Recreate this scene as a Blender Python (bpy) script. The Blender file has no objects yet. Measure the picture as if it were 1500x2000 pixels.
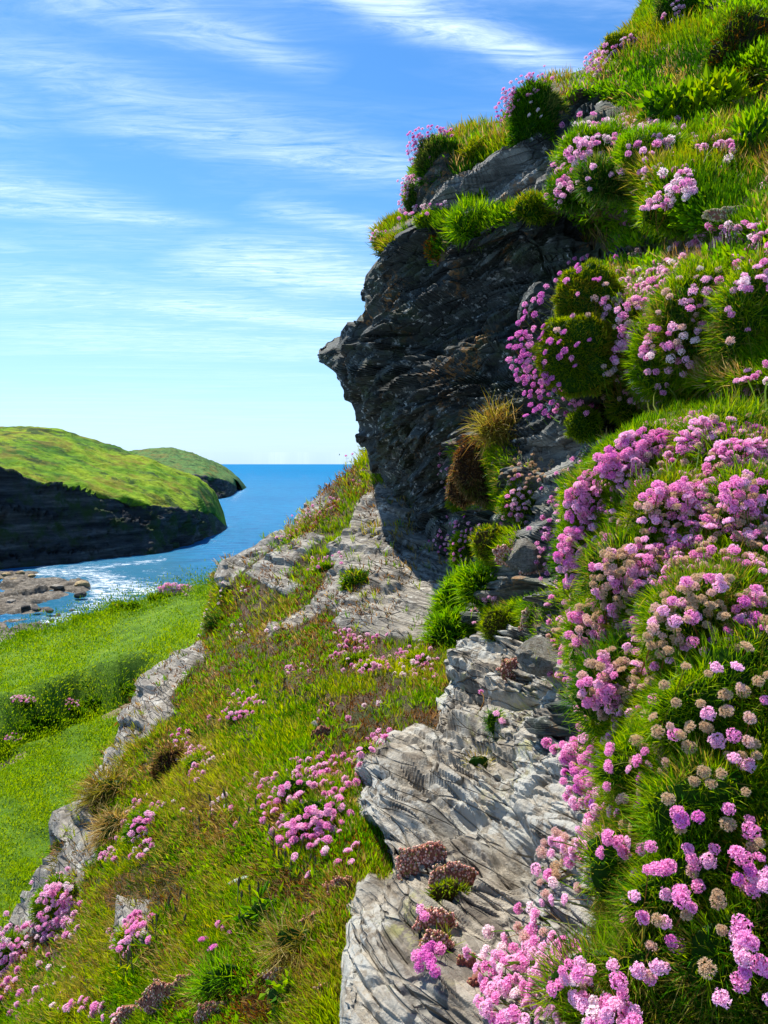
import bpy, math
import numpy as np
from mathutils import Vector, Matrix
from mathutils.bvhtree import BVHTree
rs = np.random.RandomState(7)
R = math.radians
# ------------------------------------------------------------------ camera, sky, sun, exposure
C = bpy.context.scene
PITCH = math.atan(94/1500)
cam = bpy.data.cameras.new('camera'); cam.sensor_fit = 'VERTICAL'; cam.sensor_height = 24; cam.lens = 18
cam.clip_start = .02; cam.clip_end = 100000
co = bpy.data.objects.new('camera', cam); C.collection.objects.link(co)
co.rotation_euler = (math.pi/2 - PITCH, 0, 0); C.camera = co
C.render.resolution_x = 768; C.render.resolution_y = 1024
SUN_EL, SUN_AZ = 59, -40           # degrees; azimuth clockwise from +Y (straight ahead)
su = bpy.data.lights.new('sun', 'SUN'); su.energy = 5.0; su.angle = R(.53); su.color = (1, .95, .86)
so = bpy.data.objects.new('sun', su); C.collection.objects.link(so)
SD = Vector((math.sin(R(SUN_AZ))*math.cos(R(SUN_EL)), math.cos(R(SUN_AZ))*math.cos(R(SUN_EL)), math.sin(R(SUN_EL))))
so.rotation_euler = SD.to_track_quat('Z', 'Y').to_euler()
C.view_settings.view_transform = 'Standard'; C.view_settings.look = 'None'
C.view_settings.exposure = 0.85; C.view_settings.gamma = 1
C.cycles.max_bounces = 6; C.cycles.transparent_max_bounces = 6; C.cycles.diffuse_bounces = 3
C.cycles.glossy_bounces = 2; C.cycles.transmission_bounces = 3; C.cycles.caustics_reflective = False; C.cycles.caustics_refractive = False
C.cycles.sample_clamp_indirect = 6

class NT:
    """small helper to write node trees"""
    def __init__(s, tree): s.t = tree; s.n = tree.nodes; s.n.clear()
    def new(s, typ, **kw):
        n = s.n.new(typ)
        for k, v in kw.items():
            if k == 'inp':
                for a, b in v.items():
                    if hasattr(b, 'links') or isinstance(b, bpy.types.NodeSocket): s.t.links.new(b, n.inputs[a])
                    else: n.inputs[a].default_value = b
            else: setattr(n, k, v)
        return n
    def m(s, op, a, b=0.0, c=0.0, clamp=False):
        n = s.n.new('ShaderNodeMath'); n.operation = op; n.use_clamp = clamp
        for i, v in enumerate((a, b, c)):
            if isinstance(v, bpy.types.NodeSocket): s.t.links.new(v, n.inputs[i])
            else: n.inputs[i].default_value = v
        return n.outputs[0]
    def mix(s, f, a, b, typ='MIX'):
        n = s.n.new('ShaderNodeMix'); n.data_type = 'RGBA'; n.blend_type = typ
        for i, v in ((0, f), (6, a), (7, b)):
            if isinstance(v, bpy.types.NodeSocket): s.t.links.new(v, n.inputs[i])
            else: n.inputs[i].default_value = v if i == 0 else (*v, 1)
        return n.outputs[2]
    def ramp(s, f, stops, interp='LINEAR'):
        n = s.n.new('ShaderNodeValToRGB'); s.t.links.new(f, n.inputs[0]); cr = n.color_ramp; cr.interpolation = interp
        while len(cr.elements) < len(stops): cr.elements.new(.5)
        for e, (p, c) in zip(cr.elements, stops):
            e.position = p; e.color = (*c, 1) if isinstance(c, tuple) else (c, c, c, 1)
        return n.outputs[0]
    def noise(s, vec, scale, detail=4, rough=.55, dist=0.0):
        n = s.n.new('ShaderNodeTexNoise'); s.t.links.new(vec, n.inputs['Vector'])
        n.inputs['Scale'].default_value = scale; n.inputs['Detail'].default_value = detail
        n.inputs['Roughness'].default_value = rough; n.inputs['Distortion'].default_value = dist
        return n.outputs['Fac']
    def mapping(s, vec, rot=(0,0,0), scale=(1,1,1), loc=(0,0,0)):
        n = s.n.new('ShaderNodeMapping'); s.t.links.new(vec, n.inputs[0])
        n.inputs['Rotation'].default_value = rot; n.inputs['Scale'].default_value = scale; n.inputs['Location'].default_value = loc
        return n.outputs[0]
    def link(s, a, b): s.t.links.new(a, b)

w = bpy.data.worlds.new("World"); C.world = w; w.use_nodes = True
T = NT(w.node_tree)
sky = T.new('ShaderNodeTexSky', sky_type='NISHITA', sun_disc=False, sun_elevation=R(SUN_EL), sun_rotation=R(SUN_AZ), altitude=0, air_density=1.0, dust_density=.3, ozone_density=2.6)
skc = T.new('ShaderNodeHueSaturation', inp={'Saturation': 1.28, 'Value': 1.2, 'Hue': .497, 'Color': sky.outputs[0]}).outputs[0]
skc = T.mix(1.0, skc, (.96, 1.13, 1.27), 'MULTIPLY')
g = T.new('ShaderNodeTexCoord').outputs['Generated']
sx = T.new('ShaderNodeSeparateXYZ', inp={0: g})
X, Y, Z = sx.outputs
zc = T.m('MAXIMUM', Z, .015)
U = T.m('DIVIDE', X, zc); V = T.m('DIVIDE', Y, zc)
uv = T.new('ShaderNodeCombineXYZ', inp={0: U, 1: V, 2: 0.0}).outputs[0]
# streaks of cirrus: (u, v) of both ends, half width, strength
SEG = [((-.62,1.38),(.62,2.1),.055,1.0), ((-1.2,1.78),(.2,2.72),.12,.35), ((-1.0,2.2),(.25,2.78),.13,.5), ((-.30,1.15),(.9,1.75),.16,.35),
       ((-1.6,2.7),(-.9,3.15),.16,.5), ((-1.0,3.6),(.2,4.7),.4,.8), ((-.9,1.55),(-.1,2.05),.07,.5), ((-2.2,2.9),(-.6,3.3),.10,.6), ((-.55,3.0),(.15,3.5),.12,.55), ((-1.8,4.6),(.3,6.0),.35,.7), ((-2.9,4.3),(-.2,5.2),.5,.42), ((-3.2,5.8),(.5,7.2),.8,.42), ((-3.4,3.5),(-1.6,3.6),.11,.6), ((-2.0,1.9),(-.9,2.3),.2,.3)]
wob = T.noise(T.mapping(uv, rot=(0,0,-.44), scale=(1.2,3.2,1)), 1.5, 8, .66, .9)
fine = T.noise(T.mapping(uv, rot=(0,0,-.25), scale=(1.6,6.5,1)), 1.7, 9, .72, 1.6)
tot = None
for i, ((x0,y0),(x1,y1),hw,st) in enumerate(SEG):
    L = math.hypot(x1-x0, y1-y0); dx, dy = (x1-x0)/L, (y1-y0)/L
    du = T.m('SUBTRACT', U, x0); dv = T.m('SUBTRACT', V, y0)
    al = T.m('DIVIDE', T.m('ADD', T.m('MULTIPLY', du, dx), T.m('MULTIPLY', dv, dy)), L)
    ac = T.m('ADD', T.m('MULTIPLY', du, -dy), T.m('MULTIPLY', dv, dx))
    ac = T.m('ADD', ac, T.m('MULTIPLY', T.m('SUBTRACT', wob, .5), hw*2.6))
    q = T.m('DIVIDE', ac, hw); prof = T.m('POWER', 2.718, T.m('MULTIPLY', T.m('MULTIPLY', q, q), -1.0))
    e = T.m('MULTIPLY', T.m('MULTIPLY', al, T.m('SUBTRACT', 1.0, al)), 5.5, clamp=True)
    v = T.m('MULTIPLY', T.m('MULTIPLY', prof, e), st)
    tot = v if tot is None else T.m('MAXIMUM', tot, v)
fn = T.m('MULTIPLY', T.m('SUBTRACT', fine, .30), 2.6, clamp=True)
tot = T.m('MULTIPLY', tot, fn)
veil = T.m('MULTIPLY', T.m('SUBTRACT', T.noise(T.mapping(uv, rot=(0,0,-.2), scale=(.35,1.5,1)), 1.1, 6, .6, .6), .42), 1.9, clamp=True)
veil = T.m('MULTIPLY', T.m('MULTIPLY', veil, fn), .5)
hz = T.m('POWER', T.m('SUBTRACT', 1.0, T.m('MULTIPLY', Z, 2.6), clamp=True), 2.0)
cl = T.m('ADD', tot, veil); cl = T.m('MULTIPLY', cl, .9, clamp=True)
col = T.mix(T.m('MULTIPLY', hz, .8), skc, (4.7, 7.0, 10.6))
col = T.mix(cl, col, (9.6, 11.4, 13.8))
bg = T.new('ShaderNodeBackground', inp={'Color': col, 'Strength': .068})
T.link(bg.outputs[0], T.new('ShaderNodeOutputWorld').inputs[0])

# ------------------------------------------------------------------ helpers
RT = np.array((1., 0, 0)); FW = np.array((0, math.cos(PITCH), -math.sin(PITCH))); UP = np.array((0, math.sin(PITCH), math.cos(PITCH)))
def P(px, py, d):
    """the point of the place seen at a photograph pixel, d metres into the scene"""
    px, py, d = np.broadcast_arrays(np.asarray(px, float), np.asarray(py, float), np.asarray(d, float))
    return d[..., None]*(((px-750)/1500)[..., None]*RT + FW + ((1000-py)/1500)[..., None]*UP)
def proj(p):
    d = p@FW; return 750+1500*(p@RT)/d, 1000-1500*(p@UP)/d, d
def on_sea(px, py, z=-25.0):
    r = P(px, py, 1.0); return z/r[..., 2]        # depth at which the ray meets the height z
def _h(ix, iy, iz, seed):
    h = (ix.astype(np.int64)*374761393 + iy.astype(np.int64)*668265263 + iz.astype(np.int64)*2147483647 + seed*1274126177) & 0xffffffff
    h = ((h ^ (h >> 13))*1274126177) & 0xffffffff
    h = ((h ^ (h >> 16))*2246822519) & 0xffffffff
    return ((h ^ (h >> 15)) & 0xffff)/32767.5 - 1
def vn(p, seed=0):
    f = np.floor(p); t = p-f; t = t*t*(3-2*t); i = f.astype(np.int64); r = 0
    for a in (0,1):
        for b in (0,1):
            for c in (0,1):
                wt = (t[..., 0] if a else 1-t[..., 0])*(t[..., 1] if b else 1-t[..., 1])*(t[..., 2] if c else 1-t[..., 2])
                r = r + wt*_h(i[..., 0]+a, i[..., 1]+b, i[..., 2]+c, seed)
    return r
def fbm(p, oct=4, seed=0, gain=.5):
    a, s, r = 1., 0., 0
    for k in range(oct): r = r + a*vn(p*2.0**k + 13.7*k, seed+k); s += a; a *= gain
    return r/s
def smooth(x, a, b): t = np.clip((x-a)/(b-a), 0, 1); return t*t*(3-2*t)
def unit(v): return v/np.maximum(np.linalg.norm(v, axis=-1, keepdims=True), 1e-9)
def poly_mask(px, py, poly, soft):
    """1 inside the outline, 0 outside, soft pixels of ramp"""
    ins = np.zeros(px.shape, bool); dist = np.full(px.shape, 1e9); n = len(poly)
    for i in range(n):
        x0, y0 = poly[i]; x1, y1 = poly[(i+1) % n]
        c = ((y0 > py) != (y1 > py)) & (px < (x1-x0)*(py-y0)/((y1-y0) or 1e-9)+x0); ins ^= c
        t = np.clip(((px-x0)*(x1-x0)+(py-y0)*(y1-y0))/((x1-x0)**2+(y1-y0)**2), 0, 1)
        dist = np.minimum(dist, np.hypot(px-x0-t*(x1-x0), py-y0-t*(y1-y0)))
    return smooth(np.where(ins, dist, -dist), -soft, soft)
class Field:
    """smooth interpolation of measured depths"""
    def __init__(s, pts, c=.05):
        a = np.array(pts, float); s.p = a[:, :2]/1000; s.c = c; n = len(a)
        K = np.sqrt(((s.p[:, None]-s.p[None])**2).sum(-1)+c*c) + np.eye(n)*1e-3
        A = np.zeros((n+3, n+3)); A[:n, :n] = -K; A[:n, n] = 1; A[:n, n+1:] = s.p; A[n, :n] = 1; A[n+1:, :n] = s.p.T
        s.w = np.linalg.solve(A, np.r_[np.log(a[:, 2]), 0, 0, 0]); s.n = n
    def __call__(s, px, py):
        q = np.stack([px, py], -1).reshape(-1, 2)/1000; out = np.empty(len(q))
        for i in range(0, len(q), 50000):
            b = q[i:i+50000]; K = -np.sqrt(((b[:, None]-s.p[None])**2).sum(-1)+s.c**2)
            out[i:i+50000] = K@s.w[:s.n] + s.w[s.n] + b@s.w[s.n+1:]
        return np.exp(out).reshape(np.shape(px))
def mesh_from(name, verts, quads, mat=None, tris=None, cols=None, attrs=None, smooth_shade=True, parent=None, matidx=None, mats=None):
    me = bpy.data.meshes.new(name); nv = len(verts)
    nq = 0 if quads is None else len(quads); nt = 0 if tris is None else len(tris)
    me.vertices.add(nv); me.vertices.foreach_set('co', np.asarray(verts, np.float32).ravel())
    me.loops.add(nq*4+nt*3); me.polygons.add(nq+nt)
    li = np.concatenate([np.asarray(quads, np.int32).ravel() if nq else np.zeros(0, np.int32), np.asarray(tris, np.int32).ravel() if nt else np.zeros(0, np.int32)])
    me.loops.foreach_set('vertex_index', li)
    ls = np.concatenate([np.arange(nq)*4, nq*4+np.arange(nt)*3]).astype(np.int32)
    me.polygons.foreach_set('loop_start', ls)
    me.polygons.foreach_set('use_smooth', np.full(nq+nt, smooth_shade))
    if cols is not None:
        c = np.ones((nv, 4), np.float32); c[:, :3] = cols
        a = me.color_attributes.new('Col', 'FLOAT_COLOR', 'POINT'); a.data.foreach_set('color', c.ravel())
    for k, v in (attrs or {}).items():
        a = me.attributes.new(k, 'FLOAT', 'POINT'); a.data.foreach_set('value', np.asarray(v, np.float32).ravel())
    for m in (mats or ([mat] if mat else [])): me.materials.append(m)
    if matidx is not None: me.polygons.foreach_set('material_index', np.asarray(matidx, np.int32))
    me.update(calc_edges=True)
    o = bpy.data.objects.new(name, me); C.collection.objects.link(o)
    if parent is not None: o.parent = parent; o.matrix_parent_inverse = Matrix.Translation(-parent.location)
    return o
def grid_quads(n, m):
    i = np.arange(n*m).reshape(n, m)
    return np.stack([i[:-1, :-1], i[1:, :-1], i[1:, 1:], i[:-1, 1:]], -1).reshape(-1, 4)
def grid_normals(G, toward):
    a = np.gradient(G, axis=0); b = np.gradient(G, axis=1); n = unit(np.cross(a, b))
    s = np.sign((n*unit(toward-G)).sum(-1)); s = np.where(s.mean() >= 0, 1, -1)
    return n*s
def tag(o, label=None, cat=None, group=None, kind=None):
    if label: o['label'] = label
    if cat: o['category'] = cat
    if group: o['group'] = group
    if kind: o['kind'] = kind
    return o
def interp(pts):
    a = np.array(pts, float); return lambda t: np.interp(t, a[:, 0], a[:, 1])
class Sheet: pass
def sheet(edge, ts, far, nc, field, rim, rim_d, back, K, axis='row', jag=0, drop=0.0, inward=60, power=1.0):
    """a body's visible skin: edge(t) is its outline, far(t) the other side; behind the outline it rolls back"""
    e = interp(edge)(ts); f = far(ts) if callable(far) else np.full(len(ts), float(far))
    if jag: e = e + jag*fbm(np.stack([ts*.05, ts*0, ts*0], -1), 3, 5)*2
    q = np.linspace(0, 1, nc)**power
    c = e[:, None] + (f-e)[:, None]*q[None]; t = np.broadcast_to(ts[:, None], c.shape)
    px, py = (c, t) if axis == 'row' else (t, c)
    d0 = field(px, py); k = np.clip((c-e[:, None])/rim, 0, 1)
    d = d0 + rim_d*(1-np.sqrt(1-(1-k)**2)) if not callable(rim_d) else d0 + rim_d(t)*(1-np.sqrt(1-(1-k)**2))
    rd = rim_d(ts) if callable(rim_d) else np.full(len(ts), rim_d)
    kk = (np.arange(K, 0, -1)/K)[None]
    cb = e[:, None] + inward*kk**2; tb = np.broadcast_to(ts[:, None], cb.shape)
    de = field(*( (e, ts) if axis == 'row' else (ts, e) ))
    db = de[:, None] + rd[:, None] + back*kk
    pxb, pyb = (cb, tb) if axis == 'row' else (tb, cb)
    Gb = P(pxb, pyb, db); Gb[..., 2] -= drop*kk
    s = Sheet(); s.G = np.concatenate([Gb, P(px, py, d)], 1); s.px = np.concatenate([pxb, px], 1); s.py = np.concatenate([pyb, py], 1)
    s.front = np.concatenate([np.zeros_like(cb), np.ones_like(c)], 1); s.K = K
    s.N = grid_normals(s.G, np.zeros(3)); return s
def strata(p, nrm, freq, amp, warp=.12, seed=0, tf=2.5, edge=.8):
    """ledges of bedded rock: layers across nrm step in and out"""
    nrm = np.asarray(nrm, float); nrm = nrm/np.linalg.norm(nrm)
    q = ((p@nrm) + warp*fbm(p*1.6, 3, seed))*freq
    t = p - (p@nrm)[..., None]*nrm; i = np.floor(q); f = q-i
    o0 = vn(t*tf + i[..., None]*np.array((7.3, 3.1, 5.7)), seed+3); o1 = vn(t*tf + (i+1)[..., None]*np.array((7.3, 3.1, 5.7)), seed+3)
    return amp*(o0 + (o1-o0)*smooth(f, edge, 1))
def frame(nrm):
    n = np.asarray(nrm, float); n = n/np.linalg.norm(n); u = np.cross(n, (.3,.9,.1)); u /= np.linalg.norm(u); return np.stack([u, np.cross(n, u), n])
def slabs(p, nrm, size, amp, groove, warp=.25, seed=0, tilt=.6):
    """blocks of bedded rock: stretched cells, each standing out by its own amount, with open joints between"""
    sh = p.shape[:-1]; w = np.stack([fbm(p*(.35/size[0])+k*5.3, 3, seed+k) for k in range(3)], -1)*warp
    q = (p.reshape(-1, 3)@frame(nrm).T)/np.array(size)+w.reshape(-1, 3)*np.array((1,1,1.6)); f = np.floor(q).astype(np.int64); n = len(q)
    F1 = np.full(n, 9.); F2 = np.full(n, 9.); H = np.zeros(n)
    for i in (-1,0,1):
        for j in (-1,0,1):
            for k in (-1,0,1):
                g = f+np.array((i,j,k)); r = [_h(g[:,0], g[:,1], g[:,2], seed+s) for s in range(7, 13)]
                dl = q-(g+.5+.42*np.stack(r[:3], -1)); ds = (dl*dl).sum(1); hv = r[3]+tilt*(r[4]*dl[:,0]+r[5]*dl[:,1]); nb = ds < F1
                F2 = np.where(nb, F1, np.minimum(F2, ds)); H = np.where(nb, hv, H); F1 = np.where(nb, ds, F1)
    e = np.sqrt(F2)-np.sqrt(F1); return (amp*H*smooth(e, 0, .10) - groove*(1-smooth(e, .0, .14))).reshape(sh)
def fade(S, lo, hi):
    """1 where the skin is finely divided, 0 where its cells are too wide for small ledges"""
    g = np.maximum(np.linalg.norm(np.gradient(S.G, axis=0), axis=-1), np.linalg.norm(np.gradient(S.G, axis=1), axis=-1)); return 1-smooth(g, lo, hi)
def dense(ts_from, ts_to, step): return np.arange(ts_from, ts_to+.1, step, dtype=float)

# ------------------------------------------------------------------ materials
def mat(name):
    m = bpy.data.materials.new(name); m.use_nodes = True; return m, NT(m.node_tree)
def rock_mat(name, bed_dir, dark, light, lichen, yellow, soil=False, bump=.6, sc=1.0, moss=0.0):
    m, t = mat(name); oc = t.new('ShaderNodeTexCoord').outputs['Object']
    wp = t.new('ShaderNodeVectorMath', operation='SCALE', inp={0: t.new('ShaderNodeTexNoise', inp={'Vector': oc, 'Scale': 3.0*sc, 'Detail': 4.0}).outputs['Color'], 'Scale': .035/sc}).outputs[0]
    ow = t.new('ShaderNodeVectorMath', operation='ADD', inp={0: oc, 1: wp}).outputs[0]
    fr = frame(bed_dir); dots = [t.new('ShaderNodeVectorMath', operation='DOT_PRODUCT', inp={0: ow, 1: tuple(float(x) for x in v)}).outputs['Value'] for v in fr]
    pc = t.new('ShaderNodeCombineXYZ', inp={0: dots[0], 1: dots[1], 2: dots[2]}).outputs[0]
    def vor(s, feat):
        return t.new('ShaderNodeTexVoronoi', feature=feat, inp={'Vector': t.mapping(pc, scale=s), 'Scale': 1.0})
    v1 = vor((5*sc,5*sc,34*sc), 'F1').outputs['Color']; e1 = vor((5*sc,5*sc,34*sc), 'DISTANCE_TO_EDGE').outputs['Distance']
    v2 = vor((17*sc,17*sc,120*sc), 'F1').outputs['Color']; e2 = vor((17*sc,17*sc,120*sc), 'DISTANCE_TO_EDGE').outputs['Distance']
    n1 = t.noise(t.mapping(pc, scale=(1.5*sc,1.5*sc,14*sc)), 2.2, 8, .68); n3 = t.noise(oc, 9*sc, 10, .74); n4 = t.noise(oc, 60*sc, 6, .8)
    g1 = t.new('ShaderNodeSeparateColor', inp={0: v1}).outputs[0]; g2 = t.new('ShaderNodeSeparateColor', inp={0: v2}).outputs[0]
    f = t.m('ADD', t.m('ADD', t.m('MULTIPLY', n1, .36), t.m('MULTIPLY', n3, .46)), t.m('ADD', t.m('MULTIPLY', g1, .09), t.m('MULTIPLY', g2, .09)))
    mid = tuple((p+q)*.42 for p, q in zip(dark, light))
    c = t.ramp(f, [(.38, dark), (.47, mid), (.54, light), (.66, tuple(min(1, p*1.3) for p in light))])
    c = t.mix(t.m('MULTIPLY', t.noise(oc, 2.3*sc, 4), .4), c, (light[0]*1.05, light[1]*.84, light[2]*.62))
    c = t.mix(1.0, c, t.ramp(n4, [(.3, .62), (.55, 1.0), (.7, 1.25)]), 'MULTIPLY')
    dp = t.m('MULTIPLY', t.m('SUBTRACT', t.m('ADD', t.m('MULTIPLY', t.noise(oc, 2.6*sc, 5, .65), .7), t.m('MULTIPLY', n3, .3)), .50), 10, clamp=True)
    c = t.mix(t.m('MULTIPLY', dp, .6), c, tuple(q*.36 for q in light))
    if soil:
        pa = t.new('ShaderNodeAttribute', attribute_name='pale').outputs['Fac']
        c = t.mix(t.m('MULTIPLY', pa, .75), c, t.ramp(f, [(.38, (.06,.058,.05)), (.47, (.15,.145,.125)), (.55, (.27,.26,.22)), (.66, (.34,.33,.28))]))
    if moss:
        mm = t.m('MULTIPLY', t.m('SUBTRACT', t.m('ADD', t.m('MULTIPLY', t.noise(oc, 3*sc, 6, .7), .6), t.m('MULTIPLY', n3, .4)), .62-.14*moss), 9, clamp=True)
        c = t.mix(t.m('MULTIPLY', mm, .75), c, (.045, .062, .018))
    if lichen:
        l1 = t.m('MULTIPLY', t.m('SUBTRACT', t.noise(oc, 22*sc, 8, .74), .60 - .05*lichen), 18, clamp=True)
        l1 = t.m('MULTIPLY', l1, t.m('MULTIPLY', t.m('SUBTRACT', t.noise(oc, 4*sc, 4), .42), 8, clamp=True))
        c = t.mix(t.m('MULTIPLY', l1, .85), c, (.50, .49, .43))
    if yellow:
        l2 = t.m('MULTIPLY', t.m('SUBTRACT', t.noise(t.mapping(oc, loc=(3,1,7)), 30*sc, 7, .7), .60-.03*min(yellow, 3)), 18, clamp=True)
        l2 = t.m('MULTIPLY', l2, t.m('MULTIPLY', t.m('SUBTRACT', t.noise(t.mapping(oc, loc=(9,4,2)), 3.5*sc, 3), .53 if yellow < 5 else .57), 9, clamp=True))
        c = t.mix(t.m('MULTIPLY', l2, .8), c, (.42, .41, .13) if yellow < 5 else (.34, .15, .03))
    crk = t.m('MULTIPLY', t.m('SUBTRACT', .05, e1), 24, clamp=True); crk = t.m('MULTIPLY', crk, t.m('MULTIPLY', t.m('SUBTRACT', t.noise(oc, 5*sc, 3), .42), 8, clamp=True))
    c = t.mix(t.m('MULTIPLY', crk, .35), c, tuple(q*.35 for q in dark))
    h = t.m('ADD', t.m('ADD', t.m('MULTIPLY', g1, .8), t.m('MULTIPLY', g2, .35)), t.m('ADD', t.m('MULTIPLY', n3, .9), t.m('MULTIPLY', n4, .22)))
    h = t.m('SUBTRACT', h, t.m('MULTIPLY', crk, .9))
    if soil:
        at = t.new('ShaderNodeAttribute', attribute_name='soil').outputs['Fac']
        sn = t.noise(oc, 30, 9, .8); sc_ = t.ramp(sn, [(.34, (.035,.02,.012)), (.48, (.12,.07,.038)), (.58, (.22,.145,.085)), (.70, (.13,.13,.04))])
        sc_ = t.mix(t.m('MULTIPLY', t.m('SUBTRACT', t.noise(oc, 6, 6, .7), .47), 7, clamp=True), sc_, (.06, .085, .012))
        ed = t.m('ADD', at, t.m('MULTIPLY', t.m('SUBTRACT', t.noise(oc, 14, 7, .75), .5), .9)); sf = t.m('MULTIPLY', t.m('SUBTRACT', ed, .42), 6, clamp=True)
        c = t.mix(sf, c, sc_)
        h = t.m('ADD', t.m('MULTIPLY', h, t.m('SUBTRACT', 1.0, sf)), t.m('MULTIPLY', sf, t.m('MULTIPLY', sn, 2.0)))
    b = t.new('ShaderNodeBump', inp={'Strength': bump, 'Distance': .03/sc, 'Height': h})
    p = t.new('ShaderNodeBsdfPrincipled', inp={'Base Color': c, 'Roughness': .8, 'Specular IOR Level': .3, 'Normal': b.outputs[0]})
    t.link(p.outputs[0], t.new('ShaderNodeOutputMaterial').inputs[0]); return m
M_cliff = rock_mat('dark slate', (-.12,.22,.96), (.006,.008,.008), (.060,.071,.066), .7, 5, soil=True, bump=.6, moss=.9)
M_bank = rock_mat('bank soil and rock', (.5,.35,.8), (.075,.07,.064), (.33,.31,.265), 1.3, 1, soil=True, bump=.9)
M_fore = rock_mat('lichened slate', (.44,.30,.85), (.055,.050,.045), (.44,.40,.32), 3.0, 3.8, soil=True, bump=1.0)
M_edge = rock_mat('pale edge rock', (-.2,.3,.9), (.10,.095,.085), (.40,.38,.32), 1.5, 2, bump=.9)
M_shore = rock_mat('shore rock', (.1,.1,1), (.018,.016,.014), (.19,.165,.125), .5, 0, bump=1, sc=.12)

def leaf_material(name='leaves', trans=.38, spec=.12, rough=.55):
    m, t = mat(name)
    c = t.new('ShaderNodeAttribute', attribute_name='Col').outputs['Color']
    c = t.new('ShaderNodeHueSaturation', inp={'Saturation': 1.22, 'Value': 1.0, 'Color': c}).outputs[0] if name == 'leaves' else c
    p = t.new('ShaderNodeBsdfPrincipled', inp={'Base Color': c, 'Roughness': rough, 'Specular IOR Level': spec})
    tc = t.new('ShaderNodeHueSaturation', inp={'Hue': .485, 'Saturation': 1.15, 'Value': 1.7, 'Color': c})
    tr = t.new('ShaderNodeBsdfTranslucent', inp={'Color': tc.outputs[0]})
    mx = t.new('ShaderNodeMixShader', inp={0: trans, 1: p.outputs[0], 2: tr.outputs[0]})
    t.link(mx.outputs[0], t.new('ShaderNodeOutputMaterial').inputs[0]); return m
M_leaf = leaf_material(trans=.42)
M_petal = leaf_material('petals', .32, .2, .6)
M_dry = leaf_material('dry stuff', .2, .15, .8)
# ------------------------------------------------------------------ far setting: sea, headlands, shore
def sea_mat():
    m, t = mat('sea water'); oc = t.new('ShaderNodeTexCoord').outputs['Object']
    fo = t.new('ShaderNodeAttribute', attribute_name='foam').outputs['Fac']; sh = t.new('ShaderNodeAttribute', attribute_name='shallow').outputs['Fac']
    c = t.mix(t.noise(t.mapping(oc, scale=(.004,.012,1)), 1, 4), (.001,.12,.28), (.002,.20,.40))
    c = t.mix(t.m('MULTIPLY', t.m('SUBTRACT', t.noise(t.mapping(oc, rot=(0,0,.2), scale=(.12,.4,1)), 1, 7, .7), .44), 5, clamp=True), c, (.001,.07,.19))
    c = t.mix(sh, c, (.003,.10,.17))
    n = t.noise(t.mapping(oc, rot=(0,0,.30), scale=(.20,.62,1)), 1, 11, .78, 1.9)
    f = t.m('MULTIPLY', t.m('SUBTRACT', t.m('ADD', n, t.m('MULTIPLY', fo, .17)), .65), 14, clamp=True)
    c = t.mix(f, c, (.80,.86,.88))
    # waves
    h = t.m('ADD', t.m('MULTIPLY', t.noise(t.mapping(oc, rot=(0,0,.25), scale=(.10,.32,1)), 1, 8, .68), 1.6), t.m('MULTIPLY', t.noise(oc, .9, 5, .7), .35))
    b = t.new('ShaderNodeBump', inp={'Strength': 1.0, 'Distance': 1.3, 'Height': h})
    df = t.new('ShaderNodeBsdfDiffuse', inp={'Color': c, 'Normal': b.outputs[0]}); gl = t.new('ShaderNodeBsdfGlossy', inp={'Color': (.75,.9,1,1), 'Roughness': .28, 'Normal': b.outputs[0]})
    mx = t.new('ShaderNodeMixShader', inp={0: t.m('SUBTRACT', .055, t.m('MULTIPLY', f, .05)), 1: df.outputs[0], 2: gl.outputs[0]})
    t.link(mx.outputs[0], t.new('ShaderNodeOutputMaterial').inputs[0]); return m
ya = np.r_[60*1.0095**np.arange(0, 300), 1050*1.06**np.arange(1, 70)]; tx = np.linspace(-1.6, 1.6, 520)
GX = ya[:, None]*tx[None]; GY = np.broadcast_to(ya[:, None], GX.shape)
G = np.stack([GX, GY, np.full(GX.shape, -25.0)], -1)
spx, spy, _ = proj(G)
FOAM = [([(70,1105),(180,1100),(240,1120),(370,1150),(300,1165),(210,1190),(150,1215),(70,1240),(60,1210),(170,1170),(165,1135),(60,1130)], 22, 1.0), ([(150,1108),(330,1088),(320,1098),(200,1112)], 7, .95),
        ([(240,1115),(330,1105),(380,1125),(330,1135)], 10, .45), ([(440,1040),(452,985),(444,982),(434,1045)], 5, .5), ([(458,985),(486,955),(470,953),(446,975)], 5, .6), ([(0,1205),(120,1195),(120,1240),(0,1255)], 18, .5)]
foam = np.zeros(GX.shape)
for poly, soft, st in FOAM:
    foam = np.maximum(foam, st*poly_mask(spx, spy, poly, soft))
shal = poly_mask(spx, spy, [(60,1100),(330,1070),(430,1130),(360,1200),(100,1250),(0,1260)], 40)*.8
o = mesh_from('sea', G.reshape(-1, 3), grid_quads(*GX.shape), sea_mat(), attrs={'foam': foam, 'shallow': shal}); tag(o, kind='structure')

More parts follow.
